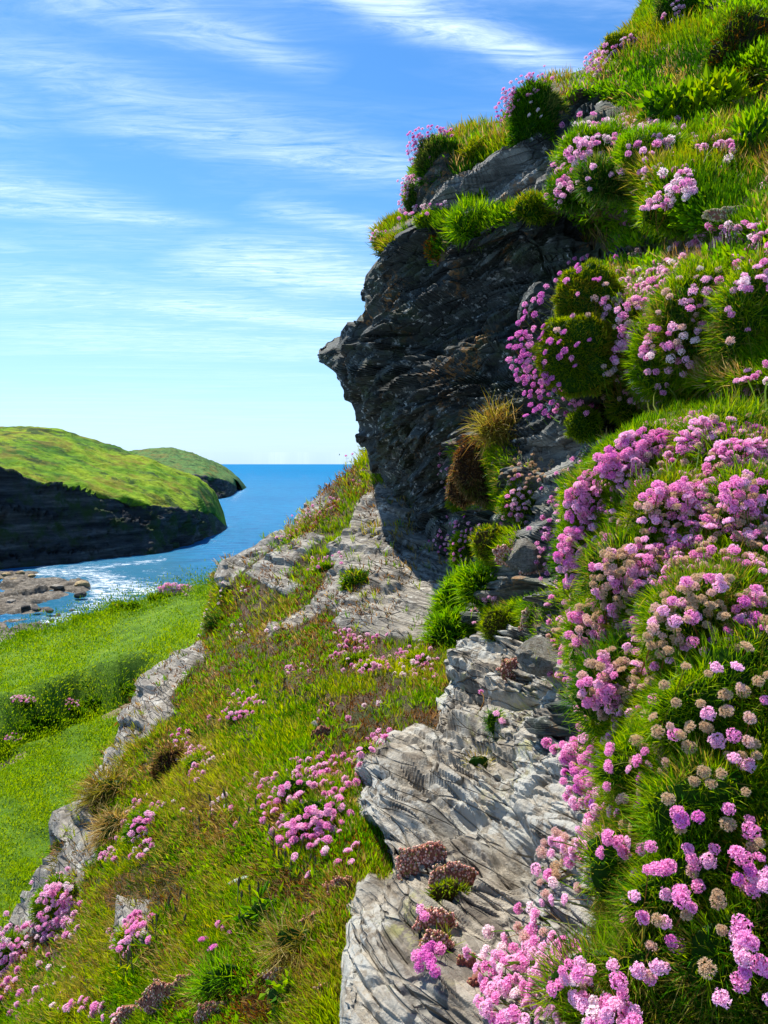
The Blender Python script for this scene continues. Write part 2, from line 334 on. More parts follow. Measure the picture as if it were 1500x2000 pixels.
def hill_mat(name, blue=0.0, sc=1.0, cc=((.03,.11,.006), (.12,.24,.006), (.22,.31,.010), (.12,.19,.012))):
    m, t = mat(name); oc = t.new('ShaderNodeTexCoord').outputs['Object']
    gr = t.new('ShaderNodeAttribute', attribute_name='grass').outputs['Fac']
    n = t.noise(oc, .045*sc, 8, .66, .3); n2 = t.noise(oc, .35*sc, 7, .74)
    c = t.ramp(n, [(.36, cc[0]), (.45, cc[1]), (.55, cc[2]), (.68, cc[3])])
    pt = t.m('MULTIPLY', t.m('SUBTRACT', t.noise(t.mapping(oc, loc=(40,9,3), scale=(1,1,2)), .07*sc, 6, .7, .6), .515), 10, clamp=True)
    c = t.mix(t.m('MULTIPLY', pt, .5), c, (.20,.10,.025))
    pt2 = t.m('MULTIPLY', t.m('SUBTRACT', t.noise(t.mapping(oc, loc=(7,90,3)), .11*sc, 6, .7, .5), .53), 12, clamp=True)
    c = t.mix(t.m('MULTIPLY', pt2, .85), c, (.022,.055,.015))
    c = t.mix(1.0, c, t.ramp(n2, [(.3, .55), (.55, 1.0), (.72, 1.5)]), 'MULTIPLY')
    bed = t.noise(t.mapping(oc, rot=(R(3),R(7),0), scale=(.05,.05,.5)), 1, 8, .7)
    rk = t.ramp(bed, [(.35, (.010,.012,.014)), (.52, (.045,.047,.048)), (.66, (.11,.105,.10))])
    rk = t.mix(t.m('MULTIPLY', t.m('SUBTRACT', t.noise(oc, .12*sc, 5, .7), .48), 8, clamp=True), rk, (.03,.05,.016))
    e = t.m('ADD', gr, t.m('MULTIPLY', t.m('SUBTRACT', t.noise(oc, .22*sc, 6, .72), .5), .9))
    c = t.mix(t.m('MULTIPLY', t.m('SUBTRACT', e, .45), 7, clamp=True), rk, c)
    b = t.new('ShaderNodeBump', inp={'Strength': .9, 'Distance': 1.2, 'Height': t.m('ADD', n2, t.m('MULTIPLY', bed, .7))})
    p = t.new('ShaderNodeBsdfPrincipled', inp={'Base Color': c, 'Roughness': .9, 'Specular IOR Level': .1, 'Normal': b.outputs[0]})
    t.link(p.outputs[0], t.new('ShaderNodeOutputMaterial').inputs[0]); return m
def headland(name, xs, sky_, brk, bot, rise, deep, amp, tip):
    """column by column: waterline on the sea plane, cliff up to the break, grass slope up to the skyline, then down behind"""
    s0 = interp(sky_)(xs); b0 = interp(brk)(xs); w0 = interp(bot)(xs)
    dw = on_sea(xs, w0); db = dw + rise; ds = db + deep*interp(tip)(xs)
    rows = []; gr = []
    for k in np.linspace(-.12, 0, 4)[:-1]: rows.append(P(xs, w0+k*0, dw-0*k) + np.array((0,0,25*k))); gr.append(np.zeros(len(xs)))
    for k in np.linspace(0, 1, 46): rows.append(P(xs, w0+(b0-w0)*k, dw+(db-dw)*(k**1.0))); gr.append(np.full(len(xs), .1+.35*k**3))
    for k in np.linspace(0, 1, 90)[1:]: rows.append(P(xs, b0+(s0-b0)*k, db+(ds-db)*k**1.25)); gr.append(np.full(len(xs), min(1, .55+k*4)))
    top = rows[-1]; dd = deep*interp(tip)(xs)
    for k in np.linspace(0, 1, 30)[1:]:
        q = top + FW*(dd*k)[:, None]; q[:, 2] = top[:, 2]+(-26-top[:, 2])*k**2; rows.append(q); gr.append(np.ones(len(xs)))
    G = np.stack(rows, 0); N = grid_normals(G, np.zeros(3)); g = np.stack(gr, 0)
    rocky = 1-smooth(g, .4, .9)
    h = amp*(fbm(G*.05, 5, 3)*1.0*(1-rocky) + rocky*(3.0*fbm(G*.07, 5, 9)+strata(G, (.1,-.1,1), .35, 1.6, 3, 4, .04)+1.2*fbm(G*.3, 3, 10)))
    h = h + amp*(1-rocky)*(.5*fbm(G*.35, 4, 31) - 1.1*np.maximum(0, fbm(G*np.array((.035,.035,.01)), 3, 32)))
    h = h*np.minimum(1, np.maximum(.12, (xs.max()-xs)/60))[None]
    G = G + N*h[..., None]
    o = mesh_from(name, G.reshape(-1, 3), grid_quads(*G.shape[:2]), hill_mat(name) if tip[0][0] < 0 else hill_mat(name, cc=((.03,.085,.03), (.07,.16,.04), (.10,.19,.045), (.06,.13,.035))), attrs={'grass': g}); return tag(o, kind='structure')  # far headland: bluer green paints in the haze of distance
headland('headland_hill', np.linspace(-520, 441, 340), [(-520,850),(-200,836),(0,829),(60,829),(120,838),(200,866),(300,899),(385,932),(415,958),(432,992),(441,1026)],
         [(-520,930),(-100,910),(0,918),(90,945),(200,962),(300,985),(370,1000),(420,1002),(441,1030)], [(-520,1150),(-100,1125),(0,1112),(150,1098),(300,1083),(385,1062),(430,1040),(441,1034)], 9, 75, 1.6,
         [(-520,1),(200,1),(380,.55),(441,.05)])
headland('far_headland_hill', np.linspace(150, 464, 190), [(150,905),(230,885),(285,874),(325,873),(370,884),(420,908),(450,930),(461,941),(464,950)],
         [(150,950),(330,932),(400,932),(440,938),(464,951)], [(150,985),(400,978),(440,972),(456,966),(464,957)], 20, 190, 2.2, [(150,1),(350,1),(440,.6),(464,.05)])

# the shore below: a low rock platform, then boulders standing on it
SH = [(-300,1112),(30,1114),(85,1116),(60,1128),(150,1138),(176,1140),(178,1152),(150,1166),(95,1176),(100,1192),(40,1200),(-40,1212),(-60,1222),(30,1208),(120,1202),(175,1212),(165,1240),(60,1275),(-300,1350)]
dd = np.linspace(95, 200, 260); tt = np.linspace(-.85, -.33, 300)
SX = dd[:, None]*tt[None]; SY = np.broadcast_to(dd[:, None], SX.shape); sp = np.stack([SX, SY, np.full(SX.shape, -25.)], -1)
ax, ay, _ = proj(sp)
mk = poly_mask(ax, ay, SH, 9)
hh = -1.2 + mk*(1.75+1.5*fbm(sp*.16, 5, 3)+slabs(sp, (.1,.2,1), (6,9,4), .9, .5, .3, 91)+strata(sp*np.array((1,1,0)), (.5,.86,0), .28, .55, 2.5, 8, .05) + .5*fbm(sp*.7, 3, 8))
sp[..., 2] = -25 + hh
o = mesh_from('shore_ground', sp.reshape(-1, 3), grid_quads(*SX.shape), M_shore); tag(o, kind='structure')
def boulder_mesh(name, seed, m, size=1.0, flat=.62, sub=4):
    import bmesh
    bm = bmesh.new(); bmesh.ops.create_icosphere(bm, subdivisions=sub, radius=1)
    v = np.array([x.co[:] for x in bm.verts]); f = np.array([[x.index for x in p.verts] for p in bm.faces]); bm.free()
    r = 1+.30*fbm(v*1.2+seed*9.1, 3, seed); v = v*r[:, None]
    for k in range(9):
        n = unit(rs.normal(size=3)); lim = rs.uniform(.55, .85); q = v@n; v = v - np.outer(np.maximum(q-lim, 0)*.92, n)
    v = v + unit(v)*(.05*fbm(v*5, 3, seed+2)+strata(v, (.2,.3,1), 5, .035, .1, seed, 1.5))[:, None]
    v[:, 2] *= flat; v *= size
    me = mesh_from(name, v, None, m, tris=f, smooth_shade=False); return me
BO = [(12,1123,9,'ochre'),(40,1120,8,'ochre'),(62,1125,7,'ochre'),(28,1132,8,'ochre'),(-5,1130,9,'ochre'),(80,1132,7,'grey'),(112,1146,12,'grey'),(160,1143,15,'ochre'),(157,1162,12,'dark'),(120,1135,8,'grey'),
      (70,1190,10,'dark'),(50,1186,9,'dark'),(95,1193,9,'dark'),(20,1176,10,'grey'),(130,1222,13,'dark'),(118,1231,12,'grey'),(88,1232,10,'grey'),(30,1240,12,'dark'),(60,1245,9,'grey'),(100,1212,6,'dark'),(140,1192,5,'dark'),(5,1250,10,'grey'),(45,1228,8,'grey'),(40,1159,9,'grey')]
bmats = {'ochre': rock_mat('ochre shore boulder', (.15,.1,1), (.10,.07,.03), (.42,.32,.16), 0, 0, sc=.15), 'grey': rock_mat('grey shore boulder', (.15,.1,1), (.07,.065,.06), (.27,.25,.21), 0, 0, sc=.15), 'dark': rock_mat('wet shore boulder', (.15,.1,1), (.02,.018,.016), (.08,.07,.06), 0, 0, sc=.15)}
BL = ['ochre shore boulder at the frame edge, first in the yellow row under the dark headland', 'second ochre boulder of the yellow row under the dark headland', 'third ochre boulder of the yellow row, nearest the white surf', 'ochre boulder set before the yellow row, on the grey platform', 'ochre boulder cut by the frame edge, beside the yellow row', 'small grey boulder in the surf off the yellow row', 'grey boulder on the upper ledge of the shore platform', 'large ochre slab at the seaward tip of the shore platform', 'dark wet boulder standing alone in the foam below the platform tip', 'grey boulder between the surf and the upper ledge of the platform',
      'largest dark boulder in the middle cluster of the shore platform', 'dark boulder on the landward side of the middle cluster', 'dark boulder on the seaward side of the middle cluster', 'grey boulder on the broad flat part of the platform', 'big dark block at the inner shore where the meadow edge dips', 'grey boulder just before the big dark block of the inner shore', 'grey boulder one step landward of the big dark block', 'dark boulder low on the inner shore above the meadow rim', 'grey boulder beside the low dark boulder above the meadow rim', 'tiny dark rock awash between the platform and inner shore', 'tiny dark rock alone in the foam off the inner shore', 'grey boulder at the frame edge on the inner shore', 'small grey boulder at the back of the inner shore', 'grey boulder at the centre of the platform, above the middle cluster']
protos = {}
for k, (bx, by, r, c) in enumerate(BO):
    if c not in protos: protos[c] = ob = boulder_mesh('shore_boulder', 20+k, bmats[c])
    else: ob = protos[c].copy(); C.collection.objects.link(ob)
    d = on_sea(bx, by, -24.2); p = P(bx, by, d); ob.location = p; s = r/1500*float(d); ob.scale = (s*rs.uniform(1,1.5), s*rs.uniform(.8,1.2), s*rs.uniform(.7,1.1)); ob.rotation_euler = (0, 0, rs.uniform(0, 6))
    tag(ob, BL[k], 'boulder', 'boulders on the rocky shore')

# ------------------------------------------------------------------ meadow
EDGE_M = [(-600,1330),(-200,1290),(0,1256),(100,1226),(200,1192),(225,1178),(260,1180),(330,1152),(430,1138),(800,1110),(1000,1100)]
FM = Field([(-600,1330,38),(0,1258,32),(200,1192,32),(400,1142,31),(800,1110,32),(0,1330,25),(200,1260,26),(400,1220,25),(0,1385,20.5),(150,1345,21),(300,1300,21.5),(420,1240,23),
            (0,1425,16.6),(100,1392,17.6),(220,1352,18.6),(330,1318,19.6), (0,1475,15.8),(100,1435,16.8),(200,1395,17.8),(300,1350,18.9),(400,1290,20.5),
            (0,1600,12.2),(150,1600,12.4),(300,1500,14.5),(0,1800,9.2),(150,1800,9.2),(0,2000,7.2),(400,2000,7.2),(600,1600,12),(-600,1500,15.5),(-600,2000,7.2),(-600,2400,5.2),(800,2400,5.2),(800,1500,14)], .03)
ts = np.arange(-600, 901, 5.); SM = sheet(EDGE_M, ts, 2300, 330, FM, 40, 3.0, 24, 18, axis='col', drop=30, inward=40, power=1.25)
SM.G = SM.G + np.array((0,0,1.))*(.16*fbm(SM.G*.5, 4, 2)+.07*fbm(SM.G*2.5, 3, 5))[..., None]
_gl = [(-300,1520),(-80,1466),(0,1444),(100,1411),(200,1376),(290,1338),(360,1310)]
_gy = interp(_gl)(SM.px); _dy = SM.py-_gy; _f = smooth(-SM.px, -330, -270)*SM.front
SM.G[..., 2] += _f*(.75*np.exp(-((_dy+26)/15)**2) - .35*np.exp(-((_dy-4)/12)**2))
pathm = np.maximum(poly_mask(SM.px, SM.py, [(400,1250),(330,1306),(262,1352),(185,1392),(205,1412),(290,1384),(360,1340),(420,1290)], 5), poly_mask(SM.px, SM.py, [(55,1462),(0,1486),(-60,1512),(-60,1528),(0,1500),(50,1478)], 4))*SM.front
gapm = poly_mask(SM.px, SM.py, [(-80,1452),(0,1432),(100,1402),(200,1368),(290,1335),(300,1342),(200,1385),(100,1420),(0,1455),(-80,1478)], 7)
def meadow_mat():
    m, t = mat('meadow turf'); oc = t.new('ShaderNodeTexCoord').outputs['Object']; at = t.new('ShaderNodeAttribute', attribute_name='path').outputs['Fac']
    c = t.ramp(t.noise(oc, 1.2, 8, .72), [(.33, (.045,.10,.008)), (.52, (.10,.19,.012)), (.68, (.17,.25,.02))])
    d = t.ramp(t.noise(oc, 5, 7, .7), [(.35, (.15,.11,.06)), (.6, (.30,.24,.15)), (.7, (.12,.14,.03))])
    e = t.m('ADD', at, t.m('MULTIPLY', t.m('SUBTRACT', t.noise(oc, 2.5, 5, .7), .5), .7))
    c = t.mix(t.m('MULTIPLY', t.m('SUBTRACT', e, .5), 6, clamp=True), c, d)
    b = t.new('ShaderNodeBump', inp={'Strength': .9, 'Distance': .12, 'Height': t.noise(oc, 6, 7, .75)})
    p = t.new('ShaderNodeBsdfPrincipled', inp={'Base Color': c, 'Roughness': .9, 'Specular IOR Level': .1, 'Normal': b.outputs[0]})
    t.link(p.outputs[0], t.new('ShaderNodeOutputMaterial').inputs[0]); return m
o = mesh_from('meadow_ground', SM.G.reshape(-1, 3), grid_quads(*SM.G.shape[:2]), meadow_mat(), attrs={'path': pathm}); tag(o, kind='structure')

# ------------------------------------------------------------------ bank: the vegetated slope from bottom left up to the crest
EDGE_B = [(880,712),(905,700),(930,672),(960,632),(985,605),(1020,585),(1050,540),(1075,500),(1100,440),(1118,425),(1150,418),(1200,403),(1240,402),(1262,385),(1290,330),(1330,275),(1360,272),(1400,250),(1440,232),(1480,215),(1530,192),(1575,165),(1600,122),(1640,120),(1680,105),(1720,80),(1760,62),(1820,30),(1860,-10),(1950,-60),(2100,-160),(2400,-300)]
FB = Field([(700,905,5.6),(760,930,5.0),(850,1000,4.6),(600,985,5.2),(680,1000,4.8),(500,1080,4.9),(600,1100,4.4),(700,1100,4.0),(800,1150,3.6),(900,1200,3.3),(430,1130,4.8),(500,1160,4.4),(410,1240,4.4),(550,1220,3.8),(680,1210,3.5),
            (800,1250,3.05),(900,1300,2.7),(330,1300,3.9),(450,1330,3.2),(600,1320,2.9),(750,1340,2.6),(850,1400,2.3),(270,1400,3.3),(380,1450,2.75),(500,1430,2.5),(650,1450,2.15),(800,1500,1.9),(200,1530,2.9),(300,1600,2.4),(450,1570,2.1),(600,1570,1.8),(750,1600,1.7),
            (130,1650,2.7),(220,1720,2.25),(350,1720,1.95),(500,1720,1.7),(640,1720,1.5),(750,1750,1.45),(40,1820,2.5),(150,1830,2.15),(300,1850,1.75),(450,1850,1.55),(600,1850,1.38),(750,1900,1.3),(-60,1960,2.3),(100,1980,1.85),(300,1990,1.55),(500,2000,1.32),(650,2000,1.22),(-200,2200,1.9),(200,2300,1.35),(600,2300,1.05),(1000,2300,.95),(1000,1800,1.6),(1050,1400,2.3),(1100,1200,3.2)], .03)
ts = dense(880, 2300, 4); SB = sheet(EDGE_B, ts, interp([(880,1100),(2300,1150)]), 300, FB, 22, interp([(880,.25),(1300,.3),(2300,.15)]), 1.8, 14, jag=3, drop=2.4, inward=50)
ROCK_B = [([(745,945),(700,985),(680,1040),(640,1075),(655,1110),(610,1180),(530,1230),(520,1255),(640,1190),(680,1215),(840,1250),(900,1260),(1000,1200),(900,1000)], 8, (.5,.3,.8)),
          ([(375,1262),(330,1285),(262,1325),(275,1365),(240,1400),(225,1445),(240,1462),(300,1430),(350,1400),(335,1370),(360,1320),(400,1280)], 5, (-.2,.3,.9)),
          ([(200,1535),(160,1560),(110,1600),(120,1650),(60,1750),(20,1840),(60,1850),(150,1780),(170,1700),(200,1670),(190,1600)], 6, (-.2,.3,.9)),
          ([(245,1760),(300,1765),(300,1850),(235,1860)], 6, (0,.3,.9)), ([(540,1075),(600,1045),(640,1050),(590,1100),(560,1130),(600,1150),(560,1170),(480,1120)], 6, (.4,.3,.8)),([(560,1010),(640,960),(650,985),(600,1020),(560,1040)], 6, (.4,.3,.8))]
ROCK_B += [([(425,1135),(440,1100),(500,1068),(560,1030),(600,1000),(615,1012),(570,1050),(520,1085),(470,1120),(440,1160)], 6, 0), ([(395,1250),(405,1290),(350,1340),(330,1380),(300,1440),(245,1480),(205,1545),(180,1530),(225,1440),(262,1330),(330,1275)], 7, 0), ([(700,1180),(760,1190),(840,1230),(800,1262),(700,1240),(640,1225)], 8, 0)]
rk = np.zeros(SB.px.shape)
for poly, soft, _ in ROCK_B: rk = np.maximum(rk, poly_mask(SB.px, SB.py, poly, soft))
rk = np.maximum(rk, .75*(1-SB.front)); SB.rock = rk
bed = (.50, .35, .80)
h = rk*(slabs(SB.G, bed, (.5,.35,.08), .026, .014, .1, 1, .25)+fade(SB, .012, .024)*strata(SB.G, bed, 22, .014, .03, 2, 3, .85)+.018*fbm(SB.G*5, 4, 4)) + rk*.03 + (1-rk)*(.035*fbm(SB.G*3.5, 4, 6)+.012*fbm(SB.G*14, 3, 7))
SB.G = SB.G + SB.N*h[..., None]*np.minimum(1, (SB.G@FW)/2.2)[..., None]
o = mesh_from('bank_ground', SB.G.reshape(-1, 3), grid_quads(*SB.G.shape[:2]), M_bank, attrs={'soil': 1-rk}, smooth_shade=False); tag(o, kind='structure'); OB = o

# ------------------------------------------------------------------ cliff: the dark overhang and the hillside above and to the right
EDGE_C = [(-400,1640),(-150,1420),(0,1300),(30,1262),(70,1240),(110,1190),(165,1150),(180,1065),(215,1020),(262,985),(275,905),(300,850),(345,812),(400,800),(428,808),(455,760),(478,733),(500,742),(540,722),(570,716),(600,712),(625,690),(655,668),(672,655),(684,612),(700,606),(716,614),(735,650),(760,668),(790,676),(820,690),(850,686),(872,694),(890,712),(920,722),(945,738),(975,748),(1010,775),(1060,812),(1110,850),(1140,872),(1200,880),(1290,905),(1400,960),(1600,1040),(2000,1060),(2400,1080)]
FC = Field([(1640,-400,4.2),(1300,0,3.6),(1240,70,3.6),(1400,0,3.3),(1500,-50,3.2),(1150,165,3.4),(1065,185,3.5),(1000,270,3.5),(905,280,3.7),(850,300,3.7),(800,400,3.8),(735,480,3.9),(720,560,4.0),(690,640,4.15),(610,700,4.35),(670,765,4.2),(690,830,4.3),(720,920,4.6),(750,970,4.6),(810,1060,4.3),(870,1140,3.6),
            (1250,150,3.1),(1400,100,2.9),(1500,100,2.6),(1200,250,2.75),(1350,250,2.45),(1500,250,2.2),(1080,260,3.3),(950,350,3.45),(1050,330,3.15),(880,430,3.35),(1000,420,3.05),(1150,350,2.7),(1120,430,2.85),(1300,380,2.1),(1450,370,1.95),(1180,470,2.75),
            (830,500,3.6),(1000,520,3.15),(1100,520,2.9),(1200,520,2.4),(1350,470,1.95),(1500,440,1.7),(760,620,3.75),(850,650,3.4),(950,650,3.15),(1050,650,2.85),(760,720,3.7),(850,750,3.3),(950,760,3.0),(1050,800,2.6),(780,850,3.75),(850,880,3.6),(920,900,3.1),(1000,880,2.6),
            (1150,620,2.08),(1250,640,1.95),(1095,600,2.35),(1080,700,2.35),(1400,620,1.8),(1500,600,1.65),(1130,760,2.1),(1200,800,2.1),(1300,790,1.8),(1500,760,1.5),(1080,850,2.35),(900,1000,3.7),(960,1000,2.9),(1030,980,2.4),(880,1080,3.6),(950,1080,2.7),(1050,1080,2.1),(930,1180,2.8),(1000,1180,2.3),(950,1280,2.6),(1060,1220,1.95),
            (1150,900,1.75),(1250,850,1.6),(1400,850,1.42),(1130,1050,1.65),(1250,1000,1.4),(1400,1000,1.25),(1500,950,1.25),(1150,1200,1.55),(1250,1200,1.22),(1400,1200,1.1),(1150,1400,1.35),(1250,1400,1.12),(1400,1400,1.0),(1150,1600,1.2),(1250,1600,1.02),(1400,1600,.93),(1180,1800,1.05),(1300,1800,.93),(1450,1800,.85),(1100,1950,1.0),(1300,1980,.86),(1500,2000,.8),
            (1700,0,3.0),(1700,500,1.6),(1700,1000,1.15),(1700,1500,.9),(1700,2000,.78),(1700,2400,.75),(1200,2400,.85),(1050,1500,1.9),(1060,1900,1.5)], .03)
ts = dense(-400, 2300, 3.2); SC = sheet(EDGE_C, ts, interp([(-400,2000),(0,1750),(2400,1700)]), 480, FC, 26, interp([(-400,.3),(600,.22),(900,.25),(1200,.2),(2300,.2)]), 2.6, 16, jag=4, drop=-.2, inward=90, power=1.15)
VEG_C = [([(1160,170),(1300,-500),(2100,-500),(2100,540),(1560,520),(1480,440),(1400,480),(1290,470),(1230,490),(1190,480),(1120,430),(1070,430),(1000,430),(880,480),(868,450),(940,410),(1070,385),(1100,310),(1130,250),(1215,215),(1160,188)], 9), ([(1085,182),(1150,160),(1160,180),(1090,196)], 5),
         ([(880,262),(1000,262),(1010,290),(960,310),(900,345),(880,330)], 6), ([(840,415),(890,410),(900,440),(845,445)], 6), ([(735,478),(800,450),(800,470),(740,492)], 5), ([(835,470),(870,470),(860,510),(835,515)], 5),
         ([(1180,520),(1300,490),(1700,500),(1700,730),(1300,770),(1220,800),(1180,760),(1130,720),(1100,640),(1130,560)], 12), ([(1080,1060),(1080,960),(1180,850),(1300,790),(1800,720),(1800,2400),(1000,2400),(1030,2000),(1100,1850),(1190,1700),(1170,1450),(1100,1250)], 14),
         ([(930,1200),(1040,1160),(1050,1260),(1000,1300),(940,1260)], 10), ([(880,880),(960,850),(990,900),(975,1000),(900,1000)], 10), ([(905,1050),(1000,1030),(990,1100),(930,1110)], 8)]
vg = np.zeros(SC.px.shape)
for poly, soft in VEG_C: vg = np.maximum(vg, poly_mask(SC.px, SC.py, poly, soft))
vg = np.maximum(vg*SC.front, (1-SC.front)*1.0*(SC.py < 480)); SC.veg = vg; rk = 1-vg
for (x, y, sx_, sy_, a_) in ((1190,205,60,22,.28),(1130,165,40,16,-.08),(1190,440,110,34,.38),(1330,470,90,22,.22),(1230,320,120,40,-.14),(1480,330,60,60,.12),(1480,190,70,60,.25),(1400,110,90,50,-.12),(1180,790,60,30,.20),(1440,780,120,22,.22),(1060,880,60,24,.15),(1330,25,60,16,.2)):
    SC.G = SC.G + (unit(SC.G)*(a_*np.exp(-((SC.px-x)/sx_)**2-((SC.py-y)/sy_)**2))[..., None])
SC.N = grid_normals(SC.G, np.zeros(3))
# bedding: nearly level on the overhang, rising to the right above it, dipping right by the crease
bA = (-.10,.25,.96); bB = (-.42,.3,.85); up = smooth(-SC.py, -470, -400)
fC = fade(SC, .012, .024); fD = fade(SC, .03, .06)
strat = lambda b, s: slabs(SC.G, b, (.70,.50,.16), .085, .045, .14, s, .35)+fD*(slabs(SC.G, b, (.32,.25,.052), .045, .032, .14, s+1, .35)+strata(SC.G, b, 9, .035, .05, s+5, 1.6, .92))+fC*(slabs(SC.G, b, (.13,.11,.022), .016, .013, .12, s+2, .3))
h = rk*((1-up)*strat(bA, 11) + up*.6*strat(bB, 15) + .08*fbm(SC.G*1.4, 2, 21)*(1-up) + .022*fbm(SC.G*5, 4, 22)) + (1-rk)*(.03*fbm(SC.G*3, 4, 23)+.01*fbm(SC.G*15, 3, 24))
nose = np.exp(-((SC.px-640)/70)**2-((SC.py-705)/40)**2); h = h*(1-.7*nose); ecx = interp(EDGE_C)(SC.py); h = np.where(SC.front > 0, h*(.5+.5*smooth(SC.px-ecx, 10, 90)), h*.35) - .01 - .03*(1-smooth(SC.px-ecx, 10, 90))*(SC.py > 500)
SC.G = SC.G + SC.N*h[..., None]*np.clip((SC.G@FW)/2.6, .25, 1.1)[..., None]
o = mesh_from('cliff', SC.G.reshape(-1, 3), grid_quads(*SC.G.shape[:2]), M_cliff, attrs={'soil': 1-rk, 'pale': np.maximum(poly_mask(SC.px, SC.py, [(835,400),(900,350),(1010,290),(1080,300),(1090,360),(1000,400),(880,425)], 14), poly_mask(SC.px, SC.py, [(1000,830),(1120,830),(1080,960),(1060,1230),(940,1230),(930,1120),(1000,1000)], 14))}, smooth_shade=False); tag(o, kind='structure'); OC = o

# ------------------------------------------------------------------ the pale rock in front
EDGE_F = [(1225,940),(1240,925),(1270,905),(1300,872),(1330,850),(1350,835),(1385,820),(1400,800),(1440,760),(1480,715),(1520,705),(1540,685),(1590,690),(1620,715),(1680,722),(1720,708),(1760,700),(1800,668),(1850,662),(1900,650),(2000,640),(2300,600)]
FF = Field([(935,1235,2.35),(990,1260,2.2),(1060,1280,1.85),(1130,1300,1.6),(870,1310,2.25),(950,1350,2.0),(1060,1400,1.65),(830,1380,2.1),(800,1430,1.95),(900,1450,1.75),(1000,1480,1.55),(1120,1480,1.35),(715,1500,1.72),(760,1500,1.66),(690,1560,1.6),(750,1590,1.5),(850,1580,1.5),(950,1600,1.4),(1100,1600,1.22),
            (720,1690,1.42),(800,1700,1.32),(900,1700,1.25),(1000,1720,1.2),(1130,1720,1.08),(690,1800,1.25),(780,1820,1.16),(880,1800,1.17),(980,1830,1.12),(1080,1850,1.02),(660,1900,1.12),(760,1930,1.05),(900,1930,1.03),(1000,1960,.98),(660,2000,1.03),(850,2050,.97),(1050,2050,.9),(700,2300,.85),(1100,2300,.8),(1350,1500,1.2),(1350,1900,.98),(1350,1300,1.35)], .03)
ts = dense(1225, 2300, 3); SF = sheet(EDGE_F, ts, interp([(1225,1000),(1260,1160),(1400,1260),(2300,1330)]), 300, FF, 30, interp([(1225,.12),(1400,.22),(2300,.18)]), .9, 10, jag=3, drop=.3, inward=40)
bF = (.44,.30,.85); fF = fade(SF, .008, .015)
h = slabs(SF.G, bF, (.42,.30,.13), .032, .022, .08, 31, .35)+strata(SF.G, bF, 15, .032, .02, 36, 2.2, .93)+fF*(strata(SF.G, bF, 44, .022, .02, 37, 8, .86)+slabs(SF.G, bF, (.14,.11,.020), .011, .012, .05, 32, .2)+strata(SF.G, bF, 85, .008, .01, 38, 14, .8))+.02*fbm(SF.G*2.5, 2, 34)+.008*fbm(SF.G*16, 4, 35)
h = h - .11*np.exp(-((SF.px-880)/50)**2-((SF.py-1590)/22)**2) - .16*np.exp(-((SF.px-985)/32)**2-((SF.py-1650)/50)**2) - .10*np.exp(-((SF.px-915)/26)**2-((SF.py-1670)/20)**2) - .10*np.exp(-((SF.px-860)/60)**2-((SF.py-1415-.5*(SF.px-860))/9)**2)
SF.G = SF.G + SF.N*.92*h[..., None]*np.clip((SF.G@FW)/1.9, .3, 1)[..., None]
topf = smooth(-SF.py, -1262, -1235)
o = mesh_from('rock_outcrop', SF.G.reshape(-1, 3), grid_quads(*SF.G.shape[:2]), M_fore, attrs={'soil': np.zeros(SF.px.shape)}, smooth_shade=False); OF = o
tag(o, 'pale lichen covered slate outcrop with slanting cracks between the bank and thrift', 'rock')
# ------------------------------------------------------------------ rays: what a photograph pixel lands on
def bvh(S, k=2):
    g = S.G[::k, ::k]; return BVHTree.FromPolygons(g.reshape(-1, 3).tolist(), grid_quads(*g.shape[:2]).tolist())
TREES = [bvh(SC), bvh(SB), bvh(SF), bvh(SM, 3)]
def lump(n, s): return 1+.42*fbm(n*1.6+s, 2, 71)+.20*fbm(n*4+s, 2, 72)
ELL = []                                     # ellipsoids of the leaf cushions: centre, semi axes
def cast(px, py, ell=True, skip_meadow=False):
    r = P(px, py, 1.0); n = float(np.linalg.norm(r)); v = Vector(r/n); best = 1e9
    for t in (TREES[:3] if skip_meadow else TREES):
        h = t.ray_cast(Vector((0, 0, 0)), v)
        if h[0] is not None: best = min(best, h[3]/n)
    if ell and ELL:
        c = np.array([e[0] for e in ELL]); a = np.array([e[1] for e in ELL])
        o = -c/a; dv = r/a; A = (dv*dv).sum(1); B = (o*dv).sum(1); D = B*B-A*((o*o).sum(1)-1); ok = D > 0
        if ok.any():
            tt = (-B[ok]-np.sqrt(D[ok]))/A[ok]; tt = tt[tt > .2]
            if len(tt): best = min(best, float(tt.min()))
    return best if best < 1e8 else None

